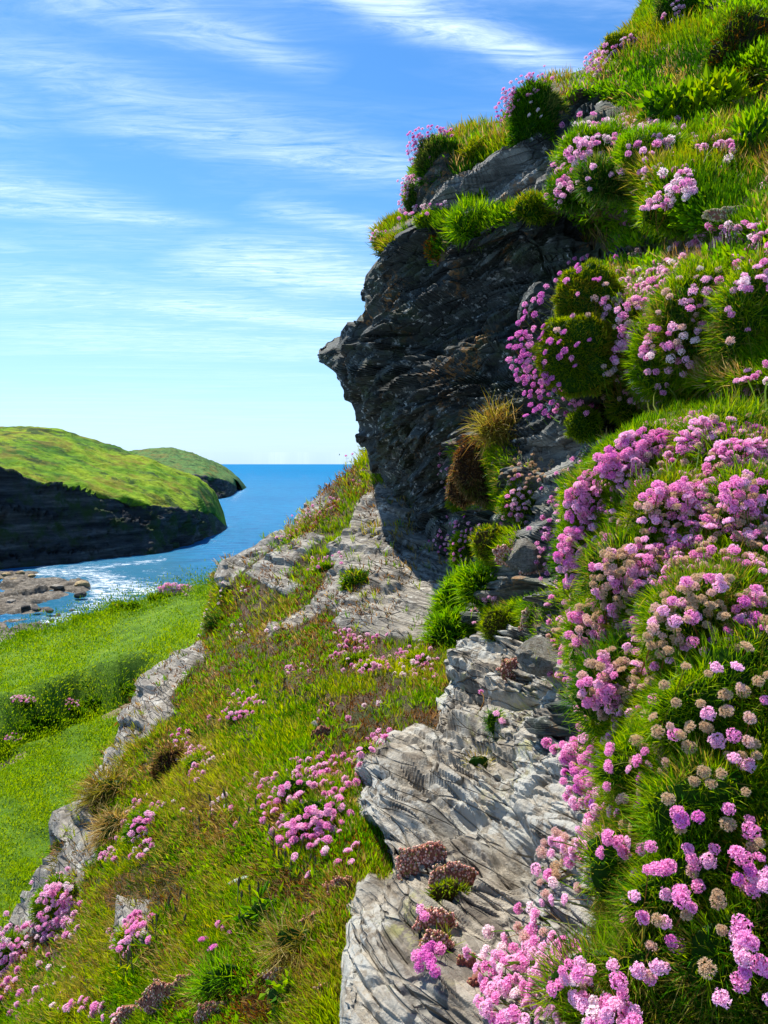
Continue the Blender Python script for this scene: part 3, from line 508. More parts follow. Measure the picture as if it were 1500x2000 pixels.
# ------------------------------------------------------------------ leaf and petal geometry
PAL = {'hill': [(.018,.07,.008), (.04,.12,.010), (.09,.19,.012), (.17,.25,.018), (.20,.20,.04)],
       'thrift': [(.04,.13,.014), (.085,.20,.014), (.15,.27,.020), (.24,.33,.03), (.05,.14,.025), (.24,.21,.08), (.14,.25,.02)],
       'olive': [(.14,.20,.025), (.21,.25,.03), (.10,.18,.02), (.30,.28,.08), (.07,.13,.02)],
       'grass': [(.035,.12,.01), (.09,.21,.010), (.15,.27,.015), (.22,.31,.02), (.30,.34,.05)],
       'straw': [(.34,.26,.12), (.42,.34,.18), (.24,.17,.08), (.20,.19,.06), (.30,.27,.10)],
       'bright': [(.09,.24,.012), (.14,.30,.02), (.20,.33,.03), (.06,.17,.012)],
       'scrub': [(.05,.14,.012), (.09,.19,.015), (.13,.22,.02), (.03,.09,.01)],
       'meadow': [(.10,.21,.010), (.16,.28,.012), (.20,.30,.014), (.22,.31,.018), (.13,.25,.012)],
       'dark': [(.030,.095,.018), (.05,.13,.02), (.085,.18,.02), (.025,.08,.02), (.15,.17,.06)],
       'moss': [(.14,.21,.02), (.20,.26,.03), (.10,.16,.02), (.26,.24,.06)],
       'rustgreen': [(.05,.09,.015), (.08,.12,.02), (.14,.08,.03), (.03,.06,.012), (.10,.13,.02)],
       'rust': [(.28,.11,.04), (.22,.09,.04), (.34,.17,.06), (.15,.13,.03)],
       'brown': [(.12,.065,.035), (.20,.12,.06), (.08,.045,.025), (.26,.18,.10), (.09,.09,.03)]}
def pick(pal, n, patch=None):
    a = np.array(PAL[pal]); i = rs.randint(0, len(a), n) if patch is None else np.clip(((patch*.5+.5)*len(a)+rs.normal(0, .8, n)).astype(int), 0, len(a)-1)
    return a[i]*rs.uniform(.75, 1.25, (n, 1))
def blades(base, d, L, W, col, droop=.35):
    """curved leaf blades, five points each"""
    n = len(base); L = np.broadcast_to(L, (n,))[:, None]; W = np.broadcast_to(W, (n,))[:, None]; d = unit(d)
    side = unit(np.cross(d, rs.normal(size=(n, 3)))); bend = unit(rs.normal(size=(n, 3)) + np.array((0,0,-.9)))*droop
    m = base + d*L*.5; t = base + d*L*.95 + bend*L*.5; m = m + bend*L*.08
    v = np.stack([base-side*W*.4, base+side*W*.4, m+side*W*.5, m-side*W*.5, t], 1)
    k = np.arange(n)[:, None]*5
    q = k+np.array([[0,1,2,3]]); tr = k+np.array([[3,2,4]])
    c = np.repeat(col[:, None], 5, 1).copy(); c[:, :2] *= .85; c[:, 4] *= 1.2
    return v.reshape(-1, 3), q, tr, np.clip(c.reshape(-1, 3), 0, .9)
def leaves(base, d, L, W, col):
    """broad leaves: a folded rhombus"""
    n = len(base); L = np.broadcast_to(L, (n,))[:, None]; W = np.broadcast_to(W, (n,))[:, None]; d = unit(d)
    side = unit(np.cross(d, rs.normal(size=(n, 3)))); up = np.cross(side, d)
    v = np.stack([base, base+d*L*.5+side*W*.5+up*W*.15, base+d*L+up*L*-.1, base+d*L*.5-side*W*.5+up*W*.15], 1)
    k = np.arange(n)[:, None]*4; tr = np.concatenate([k+np.array([[0,1,2]]), k+np.array([[0,2,3]])])
    return v.reshape(-1, 3), None, tr, np.repeat(col, 4, 0)
def join(parts):
    vs, qs, ts_, cs, o = [], [], [], [], 0
    for v, q, t, c in parts:
        vs.append(v); cs.append(c)
        if q is not None and len(q): qs.append(q+o)
        if t is not None and len(t): ts_.append(t+o)
        o += len(v)
    return np.concatenate(vs), (np.concatenate(qs) if qs else None), (np.concatenate(ts_) if ts_ else None), np.concatenate(cs)
def make(name, parts, m=None, parent=None, smooth_shade=False):
    v, q, t, c = join(parts); return mesh_from(name, v, q, m or M_leaf, tris=t, cols=c, parent=parent, smooth_shade=smooth_shade)
import bmesh
_b = bmesh.new(); bmesh.ops.create_icosphere(_b, subdivisions=3, radius=1); ICO = (np.array([x.co[:] for x in _b.verts]), np.array([[x.index for x in p.verts] for p in _b.faces])); _b.free()
_b = bmesh.new(); bmesh.ops.create_icosphere(_b, subdivisions=1, radius=1); ICO1 = (np.array([x.co[:] for x in _b.verts]), np.array([[x.index for x in p.verts] for p in _b.faces])); _b.free()

# flower heads of sea thrift: a round cluster of small florets; seven colour kinds, two levels of detail
HC = {'p': ((.76,.22,.48), (.92,.48,.68)), 'l': ((.82,.38,.56), (.95,.66,.78)), 'm': ((.64,.11,.42), (.84,.34,.66)), 'w': ((.84,.58,.62), (.95,.83,.83)),
      't': ((.48,.33,.18), (.70,.55,.36)), 'b': ((.56,.36,.26), (.84,.62,.58)), 'v': ((.32,.05,.36), (.54,.16,.56))}
def head_mesh(kind, far, seed):
    st = np.random.RandomState(seed); a, b = np.array(HC[kind][0]), np.array(HC[kind][1]); parts = []
    n = 20 if far else 46; tan = kind in 'tb'
    v = ICO1[0]*.60*np.array((1,1,.8)); parts.append((v, None, ICO1[1], np.tile(a*(.7 if not tan else .9), (len(v), 1))))
    sv = seed % 7 % 3; i = np.arange(n)+.5; z = 1-(1.6, 1.35, 1.15)[sv]*i/n; ph = i*2.39996+st.uniform(0, 6); r = np.sqrt(np.clip(1-z*z, 0, 1))
    dirs = unit(np.stack([r*np.cos(ph), r*np.sin(ph), z], 1)+st.normal(0, .10, (n, 3)))
    for k in range(n):
        d = dirs[k]; s = unit(np.cross(d, st.normal(size=3))); u = np.cross(d, s); R0 = st.uniform(.72, 1.12)*(.9 if tan else 1); c = d*R0*np.array((1,1,(.85, .72, .6)[sv]))
        np_ = 4 if far else 5; w = (.40 if far else .27)*(.8 if tan else 1); vs = [c*.82]; cs = [a*.95]
        for j in range(np_):
            an = j*2*math.pi/np_+st.uniform(0, .4); e = s*math.cos(an)+u*math.sin(an); f = -s*math.sin(an)+u*math.cos(an)
            lift = st.uniform(-.05, .12) if not tan else .2
            vs += [c+e*w*.55+f*w*.34, c+e*w+d*lift, c+e*w*.55-f*w*.34]; mixc = b*st.uniform(.85, 1.1); cs += [(a+mixc)/2, mixc, (a+mixc)/2]
        vs = np.array(vs); tr = []
        for j in range(np_): o = 1+3*j; tr += [[0, o+2, o+1], [0, o+1, o]]
        parts.append((vs, None, np.array(tr), np.clip(np.array(cs), 0, .92)))
    return parts
def stem_parts(col=(.10,.17,.03), seg=4, w=.055, curve=.12):
    """unit stem from z = 0 down to z = -1"""
    z = -np.linspace(0, 1, seg+1); cx = curve*4*(-z)*(1+z)
    ring = np.array([(math.cos(a), math.sin(a)) for a in (0, 2.094, 4.189)]); v = []
    for a, b in zip(z, cx): v += [(b+r[0]*w, r[1]*w, a) for r in ring]
    q = [[i*3+j, i*3+(j+1) % 3, (i+1)*3+(j+1) % 3, (i+1)*3+j] for i in range(seg) for j in range(3)]
    return np.array(v), np.array(q), None, np.tile(np.array(col), (len(v), 1))
_pool = {}
def pool(key, build):
    if key not in _pool:
        v, q, t, c = join(build()); me = mesh_from('proto', v, q, M_petal if key[0] != 'stem' else M_leaf, tris=t, cols=c, smooth_shade=False)
        _pool[key] = me.data; bpy.data.objects.remove(me)
        _pool[key].name = 'flower_'+'_'.join(str(k) for k in key)
    return _pool[key]
def head_data(kind, far, var): return pool(('head', kind, far, var), lambda: head_mesh(kind, far, hash(kind) % 97 + var*7 if False else ord(kind)*3+var*7))
def far_flower(kind, var):
    def b():
        p = head_mesh(kind, True, ord(kind)+var*5); s = stem_parts(w=.07, curve=.5); v = s[0].copy(); v[:, 2] *= 6.5
        return p+[(v, s[1], None, s[3])]
    return pool(('whole', kind, var), b)
def stem_data(var): return pool(('stem', var), lambda: [stem_parts(((.10,.17,.03), (.15,.18,.05), (.20,.13,.06))[var], w=.010, curve=(.05,.10,-.08)[var])])
MIX = {'p': 'ppppllm', 'l': 'lllppw', 'm': 'mmppm', 't': 'tttttb', 'pt': 'pppltbt', 'tp': 'tttbpl', 'lb': 'llwbbp', 'pl': 'pplllpb', 'sp': 'plltb', 'pb': 'ppppllll', 'w': 'w', 'v': 'v', 'mv': 'mmmpv'}
NFL = [0]
def link(o, parent=None, world=None):
    C.collection.objects.link(o)
    if parent is not None: o.parent = parent; o.matrix_parent_inverse = Matrix.Translation(-parent.location)
    return o
def add_flower(root, px, py, kind, lean, slen, d0, near, size=1.0, part='flower', tol=.45):
    hit = cast(px, py, skip_meadow=d0 < 6)
    d = (hit if hit is not None and abs(hit-d0) < d0*tol else d0) - lean[2]*slen*.8*rs.uniform(.45, 1.5) - .006*max(1, d0/1.6)
    h = P(px, py, d); ld = unit(RT*lean[0] + UP*lean[1] - FW*lean[2] + rs.normal(0, .16, 3)); L = slen*rs.uniform(.8, 1.2)
    b = h-ld*L; bx, by, bd = proj(b); hb = cast(float(bx), float(by), skip_meadow=d0 < 6)
    if hb is not None and abs(hb-bd) < .12*d0: b = P(bx, by, hb+.006)
    ax = Vector(h-b); L = ax.length; s = .0086*size*rs.uniform(.68, 1.15)*(1 if kind not in 'tb' else .88)
    q = ax.to_track_quat('Z', 'Y')
    if near:
        o = bpy.data.objects.new(part, head_data(kind, False if d < 1.9 else True, rs.randint(3))); link(o, root)
        tilt = Vector(unit(np.array(ax.normalized())*1.0+rs.normal(0, .25, 3)-FW*.25)).to_track_quat('Z', 'Y')
        o.location = h; o.rotation_mode = 'QUATERNION'; o.rotation_quaternion = tilt; o.scale = (s, s, s*rs.uniform(.8, 1))
        st = bpy.data.objects.new('stem', stem_data(rs.choice((0, 0, 1, 1, 2)))); C.collection.objects.link(st); st.parent = o
        M = Matrix.Translation(-root.location)@Matrix.LocRotScale(Vector(h), tilt, Vector(o.scale))
        W = Matrix.Translation(-root.location)@Matrix.LocRotScale(Vector(h), q@Matrix.Rotation(rs.uniform(0, 6), 3, 'Z').to_quaternion(), Vector((L*1.0 if L < .2 else .2, L if L < .2 else .2, L)))
        st.matrix_parent_inverse = M.inverted(); st.rotation_mode = 'QUATERNION'
        lc, rt, sc = W.decompose(); st.location = lc; st.rotation_quaternion = rt; st.scale = sc
    else:
        o = bpy.data.objects.new(part, far_flower(kind, rs.randint(2))); link(o, root)
        o.location = h; o.rotation_mode = 'QUATERNION'; o.rotation_quaternion = q@Matrix.Rotation(rs.uniform(0, 6), 3, 'Z').to_quaternion(); o.scale = (s*1.04, s*1.04, s*1.04)
    NFL[0] += 1; return o, tuple(h), tuple(b)
def ellipse_points(cx, cy, rx, ry, ang, n, stray=.26):
    out = []; tries = 0; mind = math.sqrt(3.14*rx*ry/max(n, 1))*.76; a = R(ang)
    while len(out) < n and tries < 4000:
        tries += 1; u = rs.uniform(-1, 1, 2)
        if u@u > 1: continue
        if rs.rand() < stray: u = u*rs.uniform(1.1, 1.9)
        x, y = u[0]*rx*1.12, u[1]*ry*1.12; p = (cx+x*math.cos(a)-y*math.sin(a), cy+x*math.sin(a)+y*math.cos(a))
        if all((p[0]-q[0])**2+(p[1]-q[1])**2 > mind*mind for q in out): out.append(p)
        elif tries % 40 == 0: mind *= .93
    return out
def cushion(domes, n, L, W, pal, up=.35, spread=.35, core=(.03,.07,.014), droop=.35, kind='blade', depthr=.42, clump=0.0):
    """leaf cushion: blades standing out of one or more domes; n blades per square metre of dome front"""
    parts = []
    for dm in domes:
        cx, cy, rx, ry = dm[:4]; d = dm[4] if len(dm) > 4 else (cast(cx, cy, ell=False) or 3.0)
        a = np.array((rx/1500*d, 0, ry/1500*d)); a[1] = depthr*min(a[0], a[2]); d2 = d+a[1]*.30 if len(dm) <= 4 else d
        c = P(cx, cy, d2); ELL.append((c, a*1.0))
        nv = ICO[0]; v = c+nv*a*(.94*lump(nv, cx))[:, None]
        parts.append((v, None, ICO[1], np.tile(np.array(core), (len(v), 1))*(1+.4*fbm(nv*5, 3, 4))[:, None]))
        area = 4*3.14*((a[0]*a[2])**1.6/3+(a[0]*a[1])**1.6/3+(a[1]*a[2])**1.6/3)**(1/1.6)
        m = int(n*area*(5.5 if kind == 'blade' else 2.5)); s = unit(rs.normal(size=(m*2, 3))); s = s[(s[:, 1] < .45) | (rs.rand(m*2) < .3)][:m]; m = len(s)
        nn = unit(s/a); base = c+s*a*(.95*lump(s, cx))[:, None]
        base = base + nn*(L*.5*np.maximum(0, fbm(base*14, 2, 74)))[:, None]
        if clump: nn = unit(nn + clump*np.stack([fbm(base*18+k*9.1, 2, 40+k) for k in range(3)], 1))
        dr = unit(nn+np.array((-.05,-.05,up))+rs.normal(0, spread, (m, 3)))
        patch = fbm(base*9, 3, 51)*1.6; l = L*rs.uniform(.55, 1.2, m)*(.8+.2*patch)
        wd = np.maximum(W, d*.0009)
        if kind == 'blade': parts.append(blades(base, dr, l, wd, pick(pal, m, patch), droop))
        else: parts.append(leaves(base, dr, l, wd, pick(pal, m, patch)))
    return parts
EMP = []
def plant(label, domes=(), heads=(), n=12000, L=.030, W=.0012, pal='thrift', stem=.075, lean=(-.25,.85,.35), group=None, cat='sea thrift', name='thrift_plant', near=None, size=1.0, extra=None, root_at=None, **kw):
    d = None
    if domes: cx, cy = domes[0][:2]; d = domes[0][4] if len(domes[0]) > 4 else cast(cx, cy, ell=False)
    else: cx, cy = heads[0][:2]; d = (heads[0][7] if len(heads[0]) > 7 else None) or cast(cx, cy+10)
    d = d or 3.0; root = bpy.data.objects.new(name, None); C.collection.objects.link(root); root.empty_display_size = .05
    root.location = P(cx, cy, d+.02); tag(root, label, cat, group)
    if domes: make('foliage', cushion(domes, n, L, W, pal, **kw), parent=root)
    nearp = (d < 2.25) if near is None else near; tufts = []; cnt = 0
    if domes and n == 12000 and nearp and cy > 860 and cx > 1100:
        q = 98-sum(h[5] for h in heads); heads = list(heads)+[(dm[0]-10, dm[1]-15, dm[2]*1.05, dm[3]*1.0, 0, max(0, min(q//len(domes), 28 if dm[1] < 1150 else 14 if dm[1] < 1350 else 3)), 'sp') for dm in domes]
    if n == 12001: heads = [(h[0], h[1], h[2]*1.1, h[3]*1.15, h[4], max(2, int(h[5]*.8)), {'p': 'pb', 'm': 'pb'}.get(h[6], h[6])) for h in heads]
    for hd in heads:
        hx, hy, rx, ry, ang, m, mix = hd[:7]; dd = hd[7] if len(hd) > 7 else None
        for (x, y) in ellipse_points(hx, hy, rx, ry, ang, m, .05 if dd else .24):
            k = MIX[mix][rs.randint(len(MIX[mix]))]
            o, h, b = add_flower(root, x, y, k, lean, stem, dd or (cast(x, y, skip_meadow=d < 6) or d), nearp, size, tol=.13 if dd else .45); cnt += 1
            tufts.append(b)
    if heads and not domes:                    # a few leaves round each stem foot
        b = np.repeat(np.array(tufts), 14, 0); m = len(b); b = b+rs.normal(0, .014*max(1, d/2.2), (m, 3))
        make('foliage', [blades(b, np.array((0,-.15,.8))+rs.normal(0, .5, (m, 3)), L*1.1*rs.uniform(.6, 1.2, m), max(W, d*.001), pick(pal, m))], parent=root)
    if extra: extra(root)
    if cnt > 100: print('MANY', label, cnt)
    return root
def cover(S, name, fn, n, L, W, pal, label, tuft=6, r=.012, up=.7, nw=.45, spread=.35, droop=.35, lay=(0,0,0), pw=1.0, leafy=False, bump=0.0, patchf=3.0):
    """ground cover on a sheet, thicker where fn says"""
    wgt = fn(S.px, S.py)*1.0; dpx = np.abs(np.gradient(S.px, axis=1)*np.gradient(S.py, axis=0)-np.gradient(S.px, axis=0)*np.gradient(S.py, axis=1))
    colk = np.arange(S.px.shape[1])[None]-S.K; wgt = wgt*(1+(6*np.exp(-np.abs(colk)/7.) if S is SC else 1.2*np.exp(-np.abs(colk)/7.) if S is SB else 0)); wgt = (wgt*dpx*np.where(colk > (-7 if S is not SM else -1), 1, .04)).ravel(); inb = ((S.px > -120) & (S.px < 1620) & (S.py > -120) & (S.py < 2120)).ravel(); wgt = wgt*inb; wgt /= wgt.sum()
    idx = rs.choice(len(wgt), n, p=wgt); G = S.G.reshape(-1, 3); N = S.N.reshape(-1, 3)
    b = np.repeat(G[idx], tuft, 0); nn = np.repeat(N[idx], tuft, 0); m = len(b); d = b@FW
    out = unit(rs.normal(size=(m, 3))); sc = np.maximum(1, d/2.6)[:, None]
    b = b+out*r*sc*rs.rand(m, 1)-nn*.003
    patch = fbm(b*patchf, 4, 61)*1.7
    dr = unit(nn*nw+np.array((0,0,up))+out*spread+rs.normal(0, .18, (m, 3))+np.array(lay))
    l = L*rs.uniform(.5, 1.25, m)*sc[:, 0]**pw*(1+.3*patch); wd = np.maximum(W, d*.00105)*rs.uniform(.8, 1.3, m)
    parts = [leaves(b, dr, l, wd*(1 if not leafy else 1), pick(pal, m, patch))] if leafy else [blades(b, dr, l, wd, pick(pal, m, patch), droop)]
    o = make(name, parts); tag(o, label, name.replace('_', ' '), kind='stuff'); return o
# ------------------------------------------------------------------ ground cover (nobody could count it)
fn01 = lambda px, py, s, f=.012, k=3: fbm(np.stack([px*f, py*f, px*0+s], -1), k, s)*.5+.5
drier = lambda px, py: 1-.75*poly_mask(px, py, [(410,1150),(560,1080),(700,1180),(640,1300),(430,1400),(330,1440),(300,1380)], 50)
bankveg = lambda px, py: drier(px, py)*np.clip(1-SB.rock*1.15, 0, 1)*smooth(fn01(px, py, 3), .40, .54)
cover(SB, 'grass', lambda px, py: bankveg(px, py)+.04, 11500, .030, .0017, 'grass', 'short green turf grass covering the sloping bank', tuft=7, lay=(-.1,0,0))
cover(SB, 'moss', lambda px, py: (.25+.75*bankveg(px, py))*np.clip(1-SB.rock*1.1, 0, 1)*smooth(fn01(px, py, 9), .40, .60), 9000, .022, .0019, 'olive', 'low olive moss and cushion plants between the grass of the bank', tuft=8, r=.016, spread=.7)
cover(SB, 'dry_grass', lambda px, py: np.clip(1-SB.rock*.85, 0, 1)*smooth(fn01(px, py, 5), .44, .62), 9000, .032, .0014, 'straw', 'straw coloured dry grass among the bank turf', tuft=6, spread=.55, lay=(-.2,-.1,-.1))
cover(SB, 'leaf_rosettes', lambda px, py: np.clip(1-SB.rock*1.3, 0, 1)*smooth(fn01(px, py, 12), .46, .60), 6500, .024, .0055, 'bright', 'small bright leaf rosettes in the bank turf', tuft=7, leafy=True, r=.008, spread=.8)
cover(SB, 'heath_stems', lambda px, py: np.clip(1-SB.rock*.7, 0, 1)*(1.02-drier(px, py)*smooth(fn01(px, py, 3), .40, .53)), 12000, .020, .0018, 'brown', 'brown withered stems over the bare soil of the bank', tuft=7, r=.02, spread=.9, up=.3)
cvU = lambda px, py: SC.veg*(py < 500)*smooth(fn01(px, py, 21), .30, .46)*(1-.8*poly_mask(px, py, [(1090,400),(1240,410),(1360,440),(1350,500),(1100,500)], 10))*(1-poly_mask(px, py, [(1075,178),(1150,168),(1215,200),(1205,240),(1120,265),(1065,255)], 8))
cover(SC, 'grass', cvU, 15000, .034, .0016, 'hill', 'long green grass on the steep hillside above the overhang', tuft=7, r=.02, lay=(-.15,-.1,0), bump=.1)
cover(SC, 'leafy_herbs', lambda px, py: SC.veg*(py < 520)*smooth(fn01(px, py, 25), .46, .60), 4200, .026, .009, 'bright', 'broad leaved green herbs among the hillside grass', tuft=7, leafy=True, r=.03, spread=.8, pw=.6)
cover(SC, 'dry_grass', lambda px, py: SC.veg*(py < 900)*smooth(fn01(px, py, 27), .50, .64), 3200, .05, .0015, 'straw', 'withered straw grass on the ledges of the hillside', tuft=6, spread=.6)
cover(SC, 'moss', lambda px, py: SC.veg*smooth(fn01(px, py, 29), .30, .5)*((py > 480)+.35), 13000, .02, .0018, 'moss', 'olive moss and stonecrop between the thrift cushions', tuft=8, r=.012, spread=.8)
mead = lambda px, py: SM.front*np.clip(1-pathm*1.4, 0, 1)*(px < 520)
cover(SM, 'meadow_grass', lambda px, py: mead(px, py)*(.25+smooth(fn01(px, py, 31, .02), .35, .6)), 52000, .016, .0045, 'meadow', 'bright green meadow grass on the slope above the bay', tuft=6, r=.05, spread=.75, lay=(.35,0,0), pw=.75, up=.45, patchf=.6)
cover(SM, 'meadow_herbs', lambda px, py: mead(px, py)*(gapm*1.6+.12*smooth(fn01(px, py, 33, .02), .55, .68)+(py < np.interp(px, [p[0] for p in EDGE_M], [p[1] for p in EDGE_M])+26)*1.6), 4200, .024, .014, 'scrub', 'dark leafy scrub and herbs along the meadow edge, and as shade in the path dip', tuft=7, leafy=True, r=.08, spread=.7, pw=.65)  # leaves massed in the gap stand in for the dip's shade
# scrub mounds along the meadow's sea edge and dark ones added as shade for the dip above the path
def scrub(label, pts, pal='thrift', group=None):
    for (x, y, rx, ry) in pts:
        d = cast(x, y+ry*.5, ell=False) or 28; root = bpy.data.objects.new('scrub_bush', None); C.collection.objects.link(root); root.location = P(x, y, d); tag(root, label, 'bush', group)
        make('foliage', cushion([(x, y+ry*.35, rx, ry, d)], 260, .16, .06, pal, kind='leaf', spread=.7), parent=root)
for lb, p in (('low green bush, roundest and highest on the seaward rim of the meadow', (232,1186,16,15)), ('low green bush just right of the roundest one on the meadow rim', (262,1184,15,11)), ('flat green bush on the meadow rim above the surf', (160,1208,20,8)), ('long low bush on the meadow rim above the shore rocks', (60,1238,26,8)), ('small bush on the meadow rim beside the distant pink thrift mound', (308,1166,18,8))):
    scrub(lb, [p], 'grass', 'bushes on the meadow edge')
for lb, p in (('dark scrub added for shade nearest the bare path, at the upper end of the shaded gap', (240,1346,26,8)), ('dark scrub added for shade second from the bare path above the shaded gap', (190,1370,26,8)), ('dark scrub added for shade over the middle of the shaded gap in the meadow', (140,1390,28,8)), ('dark scrub added for shade just beyond the middle of the shaded gap, towards the frame edge', (90,1408,28,8)), ('dark scrub added for shade with pale thrift at its foot near the frame edge', (40,1426,28,8)), ('dark scrub added for shade cut by the frame edge at the lower end of the gap', (-10,1442,28,8))):
    scrub(lb, [p], 'scrub', 'scrub added as shade along the path bank')

cover(SC, 'low_foliage', lambda px, py: SC.veg*(py > 520)*(.3+smooth(fn01(px, py, 37), .3, .5)), 36000, .030, .0012, 'thrift', 'fine leaved green foliage of the thrift bank between the cushions', tuft=8, r=.014, spread=.5, nw=.6, up=.35)
# ------------------------------------------------------------------ thrift and other plants, clump by clump
U = (-.1,.95,.25)
plant('thrift tuft at the very top of the hillside, against the sky', [(1330,35,42,45,3.45)], [(1312,18,22,26,10,22,'l')], lean=(-.4,.85,.2), pal='dark')
plant('pale pink thrift on the brown skyline hump below the topmost tuft', [(1235,95,55,26)], [(1175,118,24,34,60,42,'l',3.4),(1222,85,26,10,-35,14,'l',3.4),(1300,88,30,8,-30,12,'l')], lean=(-.4,.8,.2), pal='olive')
plant('tall thrift tuft with magenta heads standing on the skyline by the dark hollow', [(1042,232,42,58,3.4)], [(1018,172,46,20,-25,42,'p',3.4),(988,205,17,28,20,22,'p',3.4),(1062,170,16,12,0,7,'p',3.4),(1040,225,16,26,0,4,'w')], lean=(-.45,.85,.15), pal='dark', L=.05)
plant('round dark thrift tuft on the cliff edge with magenta heads leaning seaward', [(862,325,42,44,3.7)], [(832,262,34,16,-10,28,'p',3.7),(812,290,16,28,10,26,'p',3.7),(872,258,14,10,0,6,'p',3.7)], lean=(-.5,.85,.1), pal='dark', L=.05)
plant('small thrift tuft under the round dark one, heads trailing down the cliff edge', [(816,388,22,26,3.8)], [(788,378,9,36,8,26,'l',3.8),(800,352,18,8,-30,9,'l',3.8)], lean=(-.7,.6,.1), pal='dark')
plant('pink thrift spilling over the ledge beneath the trailing tuft', [(845,432,30,16)], [(822,412,22,12,-20,18,'l'),(865,400,12,8,0,5,'l')], pal='thrift')
plant('tiny thrift clump at the upper left corner of the overhang', [(752,475,20,12,3.95)], [(738,460,18,10,-20,15,'l',3.95)], lean=(-.5,.8,.1), pal='dark')
plant('wide pale thrift drift below the dark hollow, heads in a slanting band', [(1180,300,75,38),(1270,300,60,36)], [(1135,285,40,20,-40,40,'l'),(1200,245,66,14,-3,58,'l')], pal='bright', L=.05, size=1.3, lean=(-.2,.8,.75), stem=.10)
plant('scattered pale thrift hanging under the slanting band of heads', [(1215,350,80,36)], [(1225,300,70,30,10,20,'l'),(1290,262,34,20,0,12,'l')], pal='dark', L=.05, size=1.3, lean=(-.2,.8,.75), stem=.10)
plant('thrift with few pink heads at the left end of the shaded hollow', [(1120,372,38,30)], [(1108,352,34,17,-30,19,'l'),(1090,395,10,12,0,4,'l')], pal='dark', L=.045, size=1.3, lean=(-.2,.8,.75), stem=.10)
plant('thrift clump with pink heads above the tan stonecrop ledge', [(1305,410,52,34)], [(1282,388,34,22,-10,20,'l'),(1328,358,24,16,0,13,'l')], pal='thrift', L=.045, size=1.3, lean=(-.2,.8,.75), stem=.10)
plant('few pale thrift heads among tall herbs high at the frame edge', [(1400,300,46,26)], [(1412,272,30,16,0,15,'l'),(1372,282,12,8,0,5,'l'),(1420,312,14,4,0,2,'w')], pal='thrift', L=.05, size=1.3, lean=(-.2,.8,.75), stem=.10)
plant('few pale thrift heads at the frame edge on the stonecrop ledge', [(1500,400,20,18)], [(1490,368,10,12,-50,5,'lb')], pal='thrift', size=1.3, lean=(-.2,.8,.75), stem=.10)
plant('mossy green cushion with magenta thrift heads all down its shaded side', [(1150,585,64,62,2.02),(1135,690,74,76,1.98),(1140,830,32,30,2.1)], [(1030,640,30,28,0,11,'m',2.0),(1020,700,24,50,-8,30,'m',2.0),(1062,768,38,34,20,26,'m',2.0),(1125,800,38,12,-5,12,'m'),(1085,555,55,8,-40,9,'m',2.0),(1140,505,30,12,-10,5,'m'),(1205,508,12,14,0,5,'m'),(1080,690,30,30,0,8,'m',2.0),(1110,650,40,60,0,8,'m'),(1165,540,10,8,0,2,'m')], pal='moss', L=.018, n=22000, lean=(-.75,.45,.4), stem=.06, up=.1)
plant('big rounded green cushion with pale thrift along its crest at the frame edge', [(1400,640,130,120),(1330,700,80,80),(1500,620,90,110)], [(1430,455,80,18,-14,46,'l'),(1360,500,46,22,-20,24,'l'),(1480,500,36,22,0,16,'l'),(1465,540,44,16,0,12,'l')], pal='thrift', L=.055, n=11000, W=.0011, stem=.09, lean=(-.2,.85,.4), droop=.5, core=(.03,.07,.014), size=1.3)
plant('pink thrift band along the left side of the big rounded cushion', [(1245,640,48,60),(1260,720,40,50)], [(1255,560,54,30,-20,34,'pl'),(1225,610,38,42,0,30,'pl'),(1235,680,36,40,20,28,'pl')], pal='thrift', L=.045, n=6000, lean=(-.4,.7,.45), size=1.3)
plant('sparse pink heads dotted over the front of the big rounded cushion', [(1350,770,46,26)], [(1325,700,48,36,0,9,'l'),(1395,605,30,20,0,7,'l'),(1370,575,60,14,-12,8,'l'),(1420,650,46,40,0,4,'l')], pal='dark', L=.05)
plant('brownish pink thrift heads between the two cushions, above the dense ridge', [(1245,790,50,34)], [(1225,745,40,34,0,20,'lb'),(1262,775,32,20,-20,16,'pl'),(1205,700,14,30,0,8,'lb')], pal='olive', L=.04)
# the great bank at the right
plant('crest of dense bright pink thrift, highest part of the long pink ridge', [(1260,900,100,62)], [(1262,862,66,30,-22,72,'p'),(1205,905,44,30,-35,27,'p')], L=.04, lean=(-.35,.75,.45), n=12000)
plant('middle of the long pink ridge, heads packed shoulder to shoulder', [(1175,980,70,70)], [(1150,930,48,34,-35,42,'p'),(1120,975,42,36,-30,40,'p'),(1165,1000,28,24,0,12,'p')], L=.04, lean=(-.5,.7,.4), n=12000)
plant('lower end of the long pink ridge hanging beside the shadowed crease', [(1150,1090,66,72)], [(1090,1040,30,48,6,48,'p'),(1135,1055,30,30,0,18,'pl'),(1100,1110,34,24,0,22,'pl'),(1130,1130,40,16,0,10,'tp')], L=.04, lean=(-.6,.6,.4), n=12000)
plant('pale thrift row rising to the frame edge above the green hollow', [(1420,860,100,50)], [(1450,755,62,16,-22,28,'l'),(1400,800,60,14,-20,18,'pl'),(1350,830,50,14,-8,18,'pl'),(1470,800,40,16,0,10,'lb')], L=.05, lean=(-.1,.9,.35), n=12000, stem=.09)
plant('pink heads in a level row just under the pale row at the frame edge', [(1450,900,80,44)], [(1440,850,66,16,-8,34,'p'),(1340,862,44,14,-5,18,'p'),(1490,880,26,16,0,8,'p')], L=.045, lean=(-.1,.9,.35), n=12000)
plant('thrift patch of mixed pink and tan heads amid yellow green leaves', [(1340,1000,110,70)], [(1330,980,64,34,-10,38,'pt'),(1400,950,60,22,0,22,'pt'),(1390,1010,60,26,0,24,'tp'),(1260,960,46,40,0,9,'t')], pal='olive', L=.04, lean=(-.2,.75,.5), n=12000)
